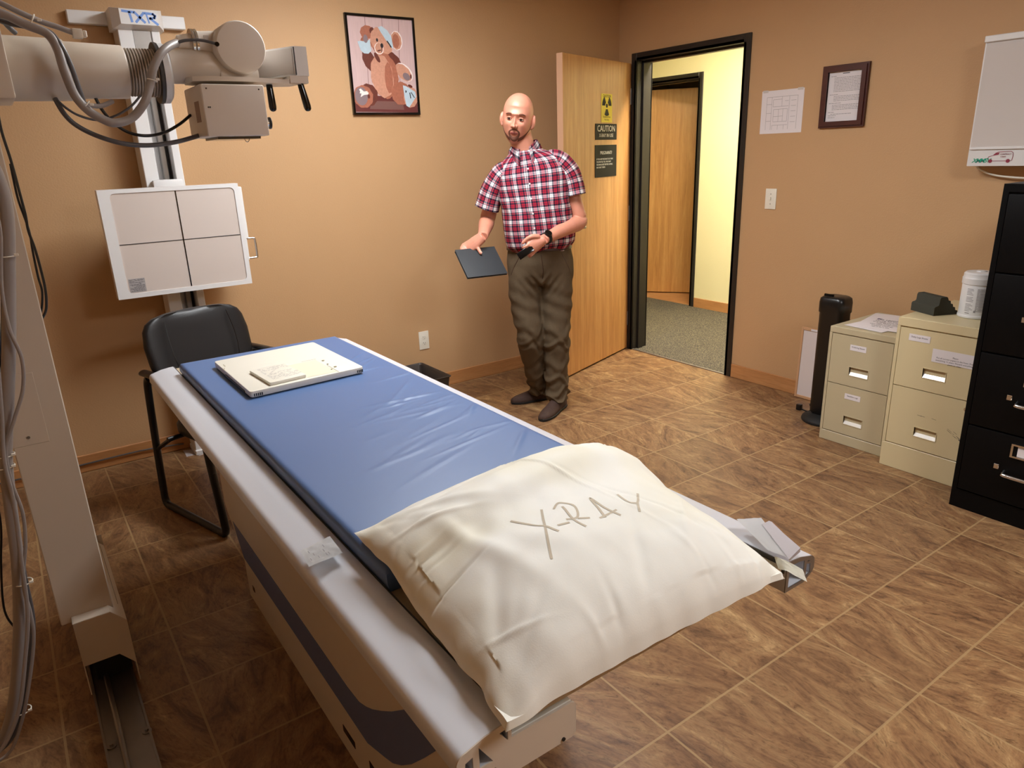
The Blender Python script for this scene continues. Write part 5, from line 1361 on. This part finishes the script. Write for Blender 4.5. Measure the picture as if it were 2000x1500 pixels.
tz = .0014; cy0 = hh*.18
for k in range(3):
    a0 = math.radians(120*k); pts = []
    for t in range(7): pts.append((hw*.30*math.cos(a0+PI/3*t/6), cy0+hw*.30*math.sin(a0+PI/3*t/6), tz))
    for t in range(7): pts.append((hw*.86*math.cos(a0+PI/3*(6-t)/6), cy0+hw*.86*math.sin(a0+PI/3*(6-t)/6), tz))
    mb.flat(pts)
mb.flat([(hw*.18*math.cos(2*PI*k/16), cy0+hw*.18*math.sin(2*PI*k/16), tz) for k in range(16)]); mb.build('trefoil', e, fix=False)
mb = MB().use('signblack'); text(mb, 'CAUTION', hw*.32, Matrix.Translation((0, hh*.76, tz)), 'CENTER', .0001, offset=.0004); text(mb, 'Radiation Area', hw*.22, Matrix.Translation((0, -hh*.66, tz)), 'CENTER', .0001); text(mb, 'No Entry', hw*.22, Matrix.Translation((0, -hh*.86, tz)), 'CENTER', .0001); mb.build('lettering', e)
e, hw, hh = sign('caution_sign', [(0.5263,1.7053), (0.2148,1.7147), (0.2201,1.6072), (0.5259,1.6027)], 'signblack', 'black plate reading CAUTION X-RAY IN USE, middle sign on the door')
mb = MB().use('signwhite'); text(mb, 'CAUTION', hw*.37, Matrix.Translation((0, hh*.04, .0032)), 'CENTER', .0002, offset=.0003); text(mb, 'X-RAY IN USE', hw*.215, Matrix.Translation((0, -hh*.66, .0032)), 'CENTER', .0002); mb.build('lettering', e)
e, hw, hh = sign('pregnancy_sign', [(0.5258,1.5693), (0.2114,1.5721), (0.2221,1.3557), (0.5322,1.3559)], 'signblack', 'square black plate with small white pregnancy notice, lowest sign on the door')
mb = MB().use('signwhite'); text(mb, 'PREGNANT?', hw*.20, Matrix.Translation((0, hh*.42, .0032)), 'CENTER', .0002)
for i, s in enumerate(('IF YOU ARE PREGNANT OR THINK', 'YOU MAY BE, TELL THE X-RAY', 'TECHNOLOGIST BEFORE HAVING', 'AN X-RAY TAKEN')): text(mb, s, hw*.098, Matrix.Translation((-hw*.88, hh*(.08-.17*i), .0032)), 'LEFT', .0002)
mb.build('lettering', e)

# ================================================================== THE MAN
mn = empty('person', (-1.40, -.82, 0), -0.60561)
tag(mn, 'bald bearded man in a red plaid short-sleeved shirt and brown trousers, standing before the door', 'person')
V_ = Vector
def orth(d, ref):
    d = V_(d).normalized(); x = V_(ref)-d*V_(ref).dot(d); x.normalize(); return x, d.cross(x)
def limb(mb, secs, n=20, ref=(1, 0, 0), smooth=5, cap=True, uv=False, sq=1.0):
    """secs: (centre, rx, ry) ; rx along ref"""
    P_ = [V_(s[0]) for s in secs]; RX = [s[1] for s in secs]; RY = [s[2] for s in secs]
    if smooth > 1:
        A, rx = spline(P_, smooth, RX); _, ry = spline(P_, smooth, RY)
    else: A, rx, ry = P_, RX, RY
    rings = []
    for i, p in enumerate(A):
        d = A[min(i+1, len(A)-1)]-A[max(i-1, 0)]
        x, y = orth(d, ref)
        rings.append([p+x*rx[i]*math.copysign(abs(math.cos(a))**sq, math.cos(a))+y*ry[i]*math.copysign(abs(math.sin(a))**sq, math.sin(a)) for a in [2*PI*k/n for k in range(n)]])
    mb.loft(rings, cap, uv=uv); return rings

# ---- joints (X = to the right in the picture, -Y = towards the camera)
SHL, ELL, WRL = V_((-.215, .03, 1.455)), V_((-.300, .055, 1.165)), V_((-0.3224,-0.15,1.0987))
SHR, ELR, WRR = V_((.150, .02, 1.490)), V_((.238, .000, 1.150)), V_((0.0163,-0.235,1.0793))
HC = V_((-.104, -.024, 1.716))       # head centre
HR = (Matrix.Rotation(math.radians(9), 3, 'Y') @ Matrix.Rotation(math.radians(-9), 3, 'Z') @ Matrix.Rotation(math.radians(6), 3, 'X'))
FS_ = 1.08
def HP(x, y, z): return HC+HR @ V_((x*FS_, y*FS_, z*FS_))
body = MB().use('skin')
# torso core, hips, legs inside the clothes
limb(body, [((0, .02, .90), .14, .09), ((0, .01, 1.05), .15, .10), ((-.02, .01, 1.25), .15, .095), ((-.035, .015, 1.40), .15, .085), ((-.045, .015, 1.48), .11, .065), ((-.055, .01, 1.52), .07, .060)], 24)
limb(body, [((-.057, .018, 1.49), .075, .070), ((-.075, .014, 1.56), .067, .068), ((-.088, .012, 1.62), .064, .070), ((-.095, .015, 1.68), .058, .062)], 24)
# head: shaped from a sphere
def head_pt(u, v):
    # u azimuth (0 = face), v polar 0 top..pi
    sx, cy_, z = math.sin(v)*math.sin(u), -math.sin(v)*math.cos(u), math.cos(v)
    hr = (sx*sx+cy_*cy_)**.5; t = z-.22; kk = (max(0, 1-(t/.78)**2.3)**.5 if t > 0 else (1-(-t/1.22)**2.8)**.5)/max(hr, 1e-6)
    X, Y, Z = .0765*sx*kk, .099*cy_*kk, .126*z
    if z < 0:
        k = -z
        X *= 1-.20*k**1.5; 
        if cy_ < 0: Y *= 1-.08*k
        else: Y *= 1-.42*k**1.1
    else: pass
    if cy_ < 0:                       # flatten the face
        Y *= 1-.06*(1-abs(sx))*(1 if z < .5 else .3)
    g = lambda cx, cz, w, h: math.exp(-((X-cx)/w)**2-((Z-cz)/h)**2) if cy_ < 0 else 0
    Y += .013*(g(-.030, .006, .017, .012)+g(.030, .006, .017, .012))          # eye sockets
    Y -= .007*(g(-.028, .030, .024, .009)+g(.028, .030, .024, .009)+g(0, .028, .02, .01))  # brow
    Y -= .006*(g(-.040, -.022, .017, .016)+g(.040, -.022, .017, .016))        # cheeks
    Y -= .006*g(0, -.058, .024, .013)                                          # mouth area
    Y += .004*g(0, -.074, .02, .005)
    Y -= .011*g(0, -.100, .022, .014)                                          # chin
    return X, Y, Z
rings = []
for i in range(1, 40):
    v = PI*i/40; rings.append([HP(*head_pt(2*PI*j/56, v)) for j in range(56)])
body.loft(rings)
# nose, ears
body.loft([[HP(x*s+0, y, z) for x, y in ((-.006, -.092), (0, -.100-p), (.006, -.092), (.004, -.080), (-.004, -.080))] for z, s, p in ((.022, 1.0, -.003), (.008, 1.1, .001), (-.008, 1.5, .009), (-.022, 2.1, .018), (-.030, 2.3, .019), (-.036, 1.8, .012))])
body.ell(HP(-.011, -.097, -.029), (.008, .011, .008)); body.ell(HP(.011, -.097, -.029), (.008, .011, .008)); body.ell(HP(0, -.112, -.027), (.0095, .010, .0095))
for s in (-1, 1):
    body.ell(HP(s*.082, .010, -.004), (.012, .021, .036), HR @ Matrix.Rotation(s*.35, 3, 'Z'))
    body.ell(HP(s*.077, .004, -.030), (.008, .011, .014), HR)
# arms
limb(body, [(SHL, .042, .042), (SHL.lerp(ELL, .35), .046, .048), (SHL.lerp(ELL, .8), .045, .046), (ELL, .044, .046), (ELL.lerp(WRL, .25), .045, .045), (ELL.lerp(WRL, .6), .037, .036), (ELL.lerp(WRL, .92), .027, .031), (WRL, .026, .031)], 20, (0, 0, 1))
limb(body, [(SHR, .042, .042), (SHR.lerp(ELR, .35), .046, .048), (SHR.lerp(ELR, .8), .046, .048), (ELR, .045, .048), (ELR.lerp(WRR, .25), .046, .047), (ELR.lerp(WRR, .6), .038, .037), (ELR.lerp(WRR, .92), .028, .031), (WRR, .027, .031)], 20, (0, 0, 1))
def finger(pts, r0, r1, n=12):
    P_ = [V_(p) for p in pts]; m_ = len(P_)
    rr_ = [r0+(r1-r0)*i/(m_-1) for i in range(m_)]
    P2, R2 = spline(P_, 5, rr_)
    e = (P2[-1]-P2[-2]).normalized(); P2.append(P2[-1]+e*r1*.55); R2.append(r1*.72); P2.append(P2[-2]+e*r1*.9); R2.append(r1*.3)
    body.tube(P2, R2, n)
def blend(a, b, t): return V_(a).lerp(V_(b), t)
# ---- tablet in the (viewer's) left hand
TB = [V_((-0.4804,-0.22,1.0362)), V_((-0.2623,-0.1,1.0331)), V_((-0.1942,-0.23,0.9017)), V_((-0.4016,-0.35,0.9006))]
tx = (TB[1]-TB[0]).normalized(); tyv = (TB[3]-TB[0]); tyv = (tyv-tx*tyv.dot(tx)).normalized(); tn = tx.cross(tyv).normalized()
if tn.y > 0: tn = -tn          # towards the camera
def TP(a, b, c=0): return TB[0]+tx*a+tyv*b+tn*c
# hand on its upper edge: palm behind, thumb in front
tw, thh = (TB[1]-TB[0]).length, (TB[3]-TB[0]).length
gx = .125
K = [TP(gx-.065+.021*i, -.018, -.022) for i in range(4)]
palm0 = WRL; 
limb(body, [(WRL, .026, .030), (blend(WRL, TP(gx-.03, -.02, -.018), .5), .024, .040), (TP(gx-.032, -.022, -.020), .017, .043), (TP(gx-.034, -.006, -.022), .012, .041)], 16, tuple(tn), 4)
for i, L_ in enumerate((.058, .070, .074, .066)):
    b = TP(gx-.066+.0205*i, -.012, -.021)
    finger([b, TP(gx-.070+.0205*i, L_*.45, -.0215), TP(gx-.069+.0205*i, L_*.85, -.0185), TP(gx-.067+.0205*i, L_*1.15, -.0165)], .0092, .0076)
th0 = blend(WRL, TP(gx+.005, -.01, -.005), .45)+tn*.006
finger([th0, TP(gx+.006, -.024, .008), TP(gx+.010, .010, .0150), TP(gx+.014, .050, .0125)], .0155, .0092)
# ---- (viewer's) right hand closed round a small black pouch
PB = V_((-0.1114,-0.285,1.0202))
hd = (PB-WRR).normalized()
HX_, HY_ = orth(hd, (0, 0, 1))
HY_ = hd.cross(HX_)
if HY_.y > 0: HY_ = -HY_
limb(body, [(WRR, .027, .031), (WRR+hd*.03, .034, .028), (WRR+hd*.062, .042, .025), (WRR+hd*.092, .040, .022), (WRR+hd*.100, .034, .016)], 18, tuple(HX_), 4)
def HH(a, b, c): return WRR+hd*a+HX_*b+HY_*c       # a along the hand, b up, c towards the camera
for i, (L_, cv) in enumerate(((.052, .020), (.055, .024), (.050, .026), (.040, .026))):
    bz = .022-.0195*i
    finger([HH(.082, bz, .004), HH(.108, bz-.002, .012), HH(.082+L_*.80, bz-.006, .002), HH(.082+L_*.72, bz-.008, -.020)], .0100-.0006*i, .0078)
finger([HH(.022, .030, .010), HH(.058, .050, .010), HH(.090, .050, .002), HH(.118, .040, -.006)], .0155, .0088)
bm_me = remeshed(body, .0034, 3, 'skin')
bod = link_mesh('body', bm_me, mn, ang=180)

# ---- face details
for s in (-1, 1):
    mb = MB().use('eyewhite').ell(HP(s*.0300, -.0795, .0055), (.0140, .0105, .0078), HR, 20, 12); ew = mb.build('eye', bod, ang=180)
    mb = MB().use('iris').ell(HP(s*.0300-.001, -.0875, .0058), (.0066, .0034, .0066), HR, 16, 10); mb.build('iris', ew, ang=180)
    mb = MB().use('skin').tube([HP(s*.0300-.0135, -.0838, .0070), HP(s*.0300-.007, -.0898, .0118), HP(s*.0300, -.0910, .0130), HP(s*.0300+.007, -.0898, .0118), HP(s*.0300+.0135, -.0838, .0070)], [.002, .0032, .0036, .0032, .002], 10, smooth=4); mb.build('eyelid', bod, ang=180)
    mb = MB().use('brow').tube([HP(s*.013, -.0925, .0255), HP(s*.024, -.0955, .0300), HP(s*.036, -.0915, .0310), HP(s*.049, -.080, .0260)], [.0026, .0050, .0044, .0020], 8, smooth=4); mb.build('eyebrow', bod, ang=180)
body_bvh = BVHTree.FromPolygons([v.co.copy() for v in bod.data.vertices], [tuple(p.vertices) for p in bod.data.polygons])
def on_face(x, z, lift):
    o_ = HP(x, -.30, z); d_ = HR @ V_((0, 1, 0)); hit = body_bvh.ray_cast(o_, d_)
    return (hit[0]-d_*lift) if hit[0] is not None else HP(x, -.08, z)
def on_side(u, z, lift):
    d_ = HR @ V_((-math.sin(u), math.cos(u), 0)); o_ = HP(math.sin(u)*.3, -math.cos(u)*.3, z); hit = body_bvh.ray_cast(o_, d_)
    return (hit[0]-d_*lift) if hit[0] is not None else HP(math.sin(u)*.07, -math.cos(u)*.08, z)
def shell(name, grid, key, th=.0015):
    mb = MB().use(key); V = [[mb.bm.verts.new(p) for p in r] for r in grid]
    for j in range(len(V)-1):
        for i in range(len(V[0])-1):
            f = mb.bm.faces.new((V[j][i], V[j][i+1], V[j+1][i+1], V[j+1][i])); f.material_index = 0; f.smooth = True
    return mb.build(name, bod, ang=180, fix=True)
# moustache + goatee ring, jaw line beard
N_ = 36; g = []
for k in range(N_+1):
    a = 2*PI*k/N_; ca, sa = math.cos(a), math.sin(a)
    inner = (.0205*ca, -.062+.0145*sa if sa > 0 else -.062+.017*sa); outer = (.031*ca*(1 if sa > -.3 else .92), -.062+(.021 if sa > 0 else .046)*sa)
    row = []
    for t in (0, .25, .5, .75, 1):
        x = inner[0]*(1-t)+outer[0]*t; z = inner[1]*(1-t)+outer[1]*t; row.append(on_face(x, z, .0022 if 0 < t < 1 else -.0006))
    g.append(row)
shell('goatee', g, 'beard')
for s in (-1, 1):
    g = []
    for k in range(17):
        t = k/16; u = s*(1.42-1.10*t**1.3); zt = -.012-.072*t**.9; w = .010+.007*math.sin(t*PI)+.008*t
        g.append([on_side(u+s*.10*(1-q)*(1-t), zt-w*q*1.6, .0016 if 0 < q < 1 else -.0008) for q in (0, .33, .66, 1)])
    shell('jaw_beard', g, 'beard')
g = []
for k in range(15):
    x = -.019+.038*k/14; t = 1-abs(x/.019)
    g.append([on_face(x, z, l) for z, l in ((-.0565-.0015*(1-t), -.0005), (-.0585, .0018*t+.0003), (-.0625, .0004), (-.0665, .0024*t+.0003), (-.0695+.003*(1-t), -.0005))])
shell('lips', g, 'lip')
g = []
for k in range(9):
    x = -.006+.012*k/8; t = 1-(x/.006)**2
    g.append([on_face(x, z, l) for z, l in ((-.079, -.0004), (-.083, .0012), (-.088-.004*t, .0012), (-.091-.004*t, -.0004))])
shell('chin_tuft', g, 'beard')
mb = MB().use('nail').ell(TP(gx+.0140, .052, .0205), (.0055, .0022, .0065)); mb.build('thumbnail', bod, ang=180)

# ---- shirt: torso + two sleeves + collar (cloth coordinates in metres)
def shirt_ring(cx, cy, cz, rx, ry, tiltx=0.0, n=72, sq=.86):
    out = []
    for k in range(n):
        a = 2*PI*k/n-PI/2+PI     # start at the back
        c, s_ = math.cos(a), math.sin(a)
        x = rx*math.copysign(abs(c)**sq, c); y = ry*math.copysign(abs(s_)**sq, s_)
        out.append((cx+x, cy+y, cz+tiltx*x))
    return out
prof = [(.975, .0, .012, .166, .112, 0), (1.000, .002, .008, .182, .130, .05), (1.030, .004, .002, .201, .150, .06), (1.070, .002, -.002, .206, .148, .05), (1.130, -.004, -.004, .203, .148, .04), (1.20, -.012, -.004, .200, .145, .05), (1.27, -.022, .000, .201, .143, .06), (1.34, -.030, .006, .207, .134, .07), (1.400, -.034, .010, .212, .124, .08),
        (1.445, -.038, .012, .208, .114, .12), (1.482, -.043, .013, .190, .100, .15), (1.512, -.050, .013, .155, .088, .15), (1.535, -.058, .012, .114, .080, .12), (1.552, -.064, .010, .084, .074, .09)]
P_ = [V_((p[1], p[2], p[0])) for p in prof]; A, RX = spline(P_, 5, [p[3] for p in prof]); _, RY = spline(P_, 5, [p[4] for p in prof]); _, TL = spline(P_, 5, [p[5] for p in prof])
sh = MB().use('plaid')
def cloth_w(p, amp=1.0):
    x, y, z = p
    w = .010*noise.noise(V_((x*7, y*7, z*3.5)))+.004*noise.noise(V_((x*17, y*17, z*9+3)))
    if z < 1.12: w += .010*(1.12-z)/.14*math.sin((x*38+y*30+noise.noise(V_((x*5, y*5, 2)))*2))
    w += .0035*math.exp(-((z-1.26)/.07)**2)*math.sin((x+z)*60)
    return w*amp
rings = []
for i, c in enumerate(A):
    r = []
    for q in shirt_ring(c.x, c.y, c.z, RX[i], RY[i], TL[i]):
        d = V_((q[0]-c.x, q[1]-c.y, 0)); d.normalize(); w = cloth_w(q, 1 if c.z < 1.46 else .4); r.append(V_(q)+d*w)
    rings.append(r)
sh.loft(rings, False, uv=True)
def sleeve(sec, ref):
    P_ = [V_(s[0]) for s in sec]; A_, rx = spline(P_, 6, [s[1] for s in sec]); _, ry = spline(P_, 6, [s[2] for s in sec]); rg = []
    for i, p in enumerate(A_):
        d = A_[min(i+1, len(A_)-1)]-A_[max(i-1, 0)]; x, y = orth(d, ref); r = []
        for k in range(44):
            a = 2*PI*k/44; q = p+x*rx[i]*math.cos(a)+y*ry[i]*math.sin(a); w = 1+.05*noise.noise(q*16)+.03*math.sin(a*3+i*.2); r.append(p+(q-p)*w)
        rg.append(r)
    # turned-in cuff
    rg.append([rg[-1][k].lerp(A_[-1], .06) for k in range(44)]); rg.append([rg[-3][k].lerp(A_[-3], .10) for k in range(44)])
    sh.loft(rg, False, uv=True)
sleeve([((-.140, .015, 1.455), .050, .070), ((-.192, .018, 1.438), .060, .078), ((-.235, .022, 1.385), .066, .080), ((-.268, .028, 1.315), .069, .080), ((-.294, .034, 1.238), .072, .082)], (1, 0, 0))
sleeve([((.060, .015, 1.500), .050, .070), ((.115, .015, 1.488), .060, .078), ((.160, .015, 1.445), .066, .081), ((.190, .012, 1.385), .069, .083), ((.207, .004, 1.295), .073, .085)], (1, 0, 0))
shirt = sh.build('plaid_shirt', mn, ang=60)
# collar
col = MB().use('plaid'); rg = []
for k in range(33):
    t = k/32; a = -PI/2+.34+(2*PI-.68)*t; front = max(0, 1-min(t, 1-t)/.16)
    cx, cy = -.066, .010; r0x, r0y = .078, .072
    drop = .006*front; x, y = math.cos(a), math.sin(a)
    base = V_((cx+r0x*x*1.05, cy+r0y*y*1.05, 1.540-.034*front+.012*x)); top = V_((cx-.006+(r0x-.006)*x, cy+(r0y-.004)*y, 1.594-.030*front+.016*x)); out = V_((cx+(r0x+.018)*x, cy+(r0y+.020+.020*front)*y, 1.548-.075*front+.012*x))
    rg.append([base, base.lerp(top, .6), top, top.lerp(out, .12)+V_((0, 0, .003)), top.lerp(out, .55)+V_((x, y, 0))*.005, out])
col.loft(rg, False, uv=True, closed=False)
bmesh.ops.solidify(col.bm, geom=col.bm.faces[:], thickness=.0016); c_ = col.build('collar', shirt, ang=60)
# button placket + buttons
shirt_bvh = BVHTree.FromPolygons([v.co.copy() for v in shirt.data.vertices], [tuple(p.vertices) for p in shirt.data.polygons])
def on_shirt(x, z, lift=.002):
    hit = shirt_bvh.ray_cast(V_((x, -.6, z)), V_((0, 1, 0))); return (hit[0]+V_((0, -lift, 0))) if hit[0] is not None else V_((x, -.14, z))
pk = MB().use('belt'); pk.tube([on_shirt(-.034-.040*k/16, 1.010+(1.515-1.010)*k/16, .0004) for k in range(17)], .0012, 6, smooth=2); pk.build('placket_seam', shirt)
for z, x in ((1.455, -.0565), (1.375, -.050), (1.295, -.044), (1.215, -.037), (1.135, -.031)):
    p = on_shirt(x, z, .004); MB().use('white').cyl(p, p+V_((0, -.0018, 0)), .0052, 14).build('button', shirt)

# ---- trousers
KL, KR = V_((-.075, -.035, .500)), V_((.092, -.030, .480))
AL, AR = V_((-.022, .150, .075)), V_((.100, -.020, .070))
tr_ = MB().use('trouser')
limb(tr_, [((0, .012, 1.035), .178, .120), ((.002, .014, .99), .188, .132), ((.004, .018, .93), .196, .138), ((.006, .02, .86), .198, .132), ((.006, .02, .81), .190, .118), ((.006, .02, .785), .15, .09)], 36, (1, 0, 0), sq=.9)
limb(tr_, [((-.092, .010, .90), .090, .110), ((-.090, .005, .78), .102, .106), ((-.084, -.010, .64), .092, .096), ((-.066, -.035, .50), .084, .088), ((-.056, .015, .38), .078, .082), ((-.036, .070, .24), .072, .076), ((-.018, .120, .14), .068, .074), ((-.010, .145, .085), .066, .076)], 28, (1, 0, 0))
limb(tr_, [((.094, .015, .90), .096, .110), ((.096, .010, .78), .100, .108), ((.092, -.008, .64), .094, .094), (KR, .080, .088), ((.094, -.020, .36), .076, .082), ((.090, -.010, .22), .070, .076), ((.094, -.008, .12), .069, .078), ((.098, -.012, .060), .068, .084)], 28, (1, 0, 0))
def wr(co):
    x, y, z = co
    w = .006*noise.noise(V_((x*9, y*9, z*6)))+.003*noise.noise(V_((x*24, y*24, z*14)))
    side = -1 if x < .01 else 1
    for zc, am, wd in ((.50, .008, .05), (.43, .008, .03), (.30, .006, .05), (.20, .009, .035), (.13, .010, .03), (.09, .009, .02)):
        zz = zc+(.03*math.sin(x*40+y*25+zc*30)); w += am*math.exp(-((z-zz)/wd)**2)*math.sin((z-zz)/wd*2.6+side)
    w += .007*math.exp(-((z-.80)/.06)**2)*math.sin((z*1.0-abs(x-.005)*1.3)*95)*math.exp(-(abs(x)/.09)**2)*(1 if y < .03 else 0)
    w += .004*math.exp(-((z-.68)/.10)**2)*math.sin(z*70+x*30)
    return w
tm = remeshed(tr_, .0062, 5, 'trouser', wr)
trs = link_mesh('trousers', tm, mn, ang=180)
mb = MB().use('belt'); mb.loft([[(rx*math.copysign(abs(math.cos(a))**.9, math.cos(a))+.001, .012+ry*math.copysign(abs(math.sin(a))**.9, math.sin(a)), z) for a in [2*PI*k/48 for k in range(48)]] for z, rx, ry in ((1.000, .190, .134), (1.001, .193, .137), (1.028, .190, .134), (1.030, .186, .130))]); mb.build('belt', trs)
# pocket and seam lines
trs_bvh = BVHTree.FromPolygons([v.co.copy() for v in tm.vertices], [tuple(p.vertices) for p in tm.polygons])
def on_tr(x, z, l=.0008):
    h = trs_bvh.ray_cast(V_((x, -.6, z)), V_((0, 1, 0))); return h[0]+V_((0, -l, 0)) if h[0] is not None else V_((x, -.12, z))
for pts in ([(.125, .985), (.140, .95), (.165, .90), (.180, .86)], [(-.110, .985), (-.130, .95), (-.155, .90), (-.170, .86)], [(.005, .98), (.012, .93), (.016, .88), (.010, .84)]):
    MB().use('belt').tube([on_tr(*p) for p in pts], .0016, 6, smooth=4).build('seam', trs)
# ---- shoes
def shoe(name, heel, toe, zr=0):
    heel = V_(heel); toe = V_(toe); d = (toe-heel); L_ = d.length; d.normalize(); s = V_((-d.y, d.x, 0)); mb = MB().use('shoe')
    secs = [(-.005, .020, .055), (.01, .036, .085), (.05, .041, .105), (.09, .040, .105), (.125, .041, .082), (.17, .046, .066), (.215, .047, .056), (.255, .040, .048), (.285, .026, .038), (.297, .010, .028)]
    rg = []
    for a, w, h in secs:
        a = a*L_/.30; c = heel+d*a; r = []
        for k in range(24):
            t = 2*PI*k/24; cx = math.cos(t); sz = math.sin(t); z = .014+(h-.014)*max(0, sz)**.8 if sz > 0 else .014-.004*abs(sz)
            r.append(c+s*w*math.copysign(abs(cx)**.8, cx)*(1-.25*max(0, sz)**2)+V_((0, 0, z)))
        rg.append(r)
    mb.loft(rg); so = mb.build(name, mn, ang=60)
    mb = MB().use('rubber')
    rg = []
    for z, g_ in ((.001, .001), (.003, -.002), (.014, -.003), (.017, .002)):
        r = []
        for k in range(40):
            t = 2*PI*k/40; a = .5-.5*math.cos(t); aa = a*.305*L_/.30-.007
            import bisect
            xs = [q[0]*L_/.30 for q in secs]; i = min(max(bisect.bisect(xs, aa)-1, 0), len(xs)-2); f = (aa-xs[i])/(xs[i+1]-xs[i]); w = secs[i][1]*(1-f)+secs[i+1][1]*f
            w = max(w, .004)-g_
            r.append(heel+d*aa+s*w*(1 if math.sin(t) >= 0 else -1)+V_((0, 0, z)))
        rg.append(r)
    mb.loft(rg); mb.build('sole', so); return so
shoe('shoe', (.055, .205, 0), (-.200, .105, 0)); shoe('shoe', (.130, .050, 0), (-.020, -.235, 0))
# ---- wrist watch
wx, wy = orth(WRR-ELR, (0, 0, 1)); wd = (WRR-ELR).normalized(); wc = ELR.lerp(WRR, .93)
wt = empty('wrist_watch', (0, 0, 0)); wt.matrix_world = Matrix.Translation((-1.40, -.82, 0)) @ Matrix.Rotation(-0.60561, 4, 'Z'); tag(wt, 'round black wrist watch worn on his forearm', 'watch')
mb = MB().use('rubber'); mb.loft([[wc+wd*a+wx*math.cos(t)*(.0325+b)+wy*math.sin(t)*(.0345+b) for t in [2*PI*k/36 for k in range(36)]] for a, b in ((-.010, -.002), (-.010, .0015), (.010, .0015), (.010, -.002))]); mb.build('strap', wt)
fd = (V_((-.25, -.75, .35))); fd = (fd-wd*fd.dot(wd)).normalized(); f0 = wc+fd*.031
mb = MB().use('black').cyl(f0, f0+fd*.011, .0215, 30, bev=.002); wcse = mb.build('watch_case', wt); MB().use('blackgloss').cyl(f0+fd*.011, f0+fd*.0118, .0185, 30).build('watch_face', wcse)
# ---- ring
# ---- black pouch in the right hand
ph = empty('phone', (0, 0, 0)); ph.matrix_world = wt.matrix_world.copy(); tag(ph, 'small glossy black device held in his watch hand', 'phone')
a0 = HH(.075, .036, -.008); ax = (V_((-0.1405,-0.305,0.9989))-V_((-0.0773,-0.29,1.0363))).normalized(); ay, az = orth(ax, (0, -1, .3))
pm = Matrix(((ax.x, az.x, ay.x, 0), (ax.y, az.y, ay.y, 0), (ax.z, az.z, ay.z, 0), (0, 0, 0, 1))); pm.translation = V_((-0.0776,-0.29,1.028))
mb = MB().use('blackgloss').box((-.035, -.020, -.0045), (.060, .020, .0045), .003, 2, pm); mb.build('case', ph)
# ---- tablet with folio cover
tb = empty('tablet', (0, 0, 0)); tb.matrix_world = wt.matrix_world.copy(); tag(tb, 'dark slate tablet folio held by its upper edge in his other hand', 'tablet')
tm4 = Matrix(((tx.x, tyv.x, tn.x, TB[0].x), (tx.y, tyv.y, tn.y, TB[0].y), (tx.z, tyv.z, tn.z, TB[0].z), (0, 0, 0, 1)))
mb = MB().use('tabcover').box((0, 0, .001), (tw, thh, .004), .0014, 2, tm4).use('tabcover').box((0, .002, -.0095), (tw, thh, -.007), .001, 1, tm4); mb.build('folio_cover', tb)
mb = MB().use('tabedge').box((.003, .003, -.003), (tw-.003, thh-.003, .001), .001, 1, tm4); mb.build('tablet_body', tb)
mb = MB().use('rubber').box((.003, .004, -.007), (tw-.003, thh-.003, -.003), .001, 1, tm4); mb.build('keyboard', tb)
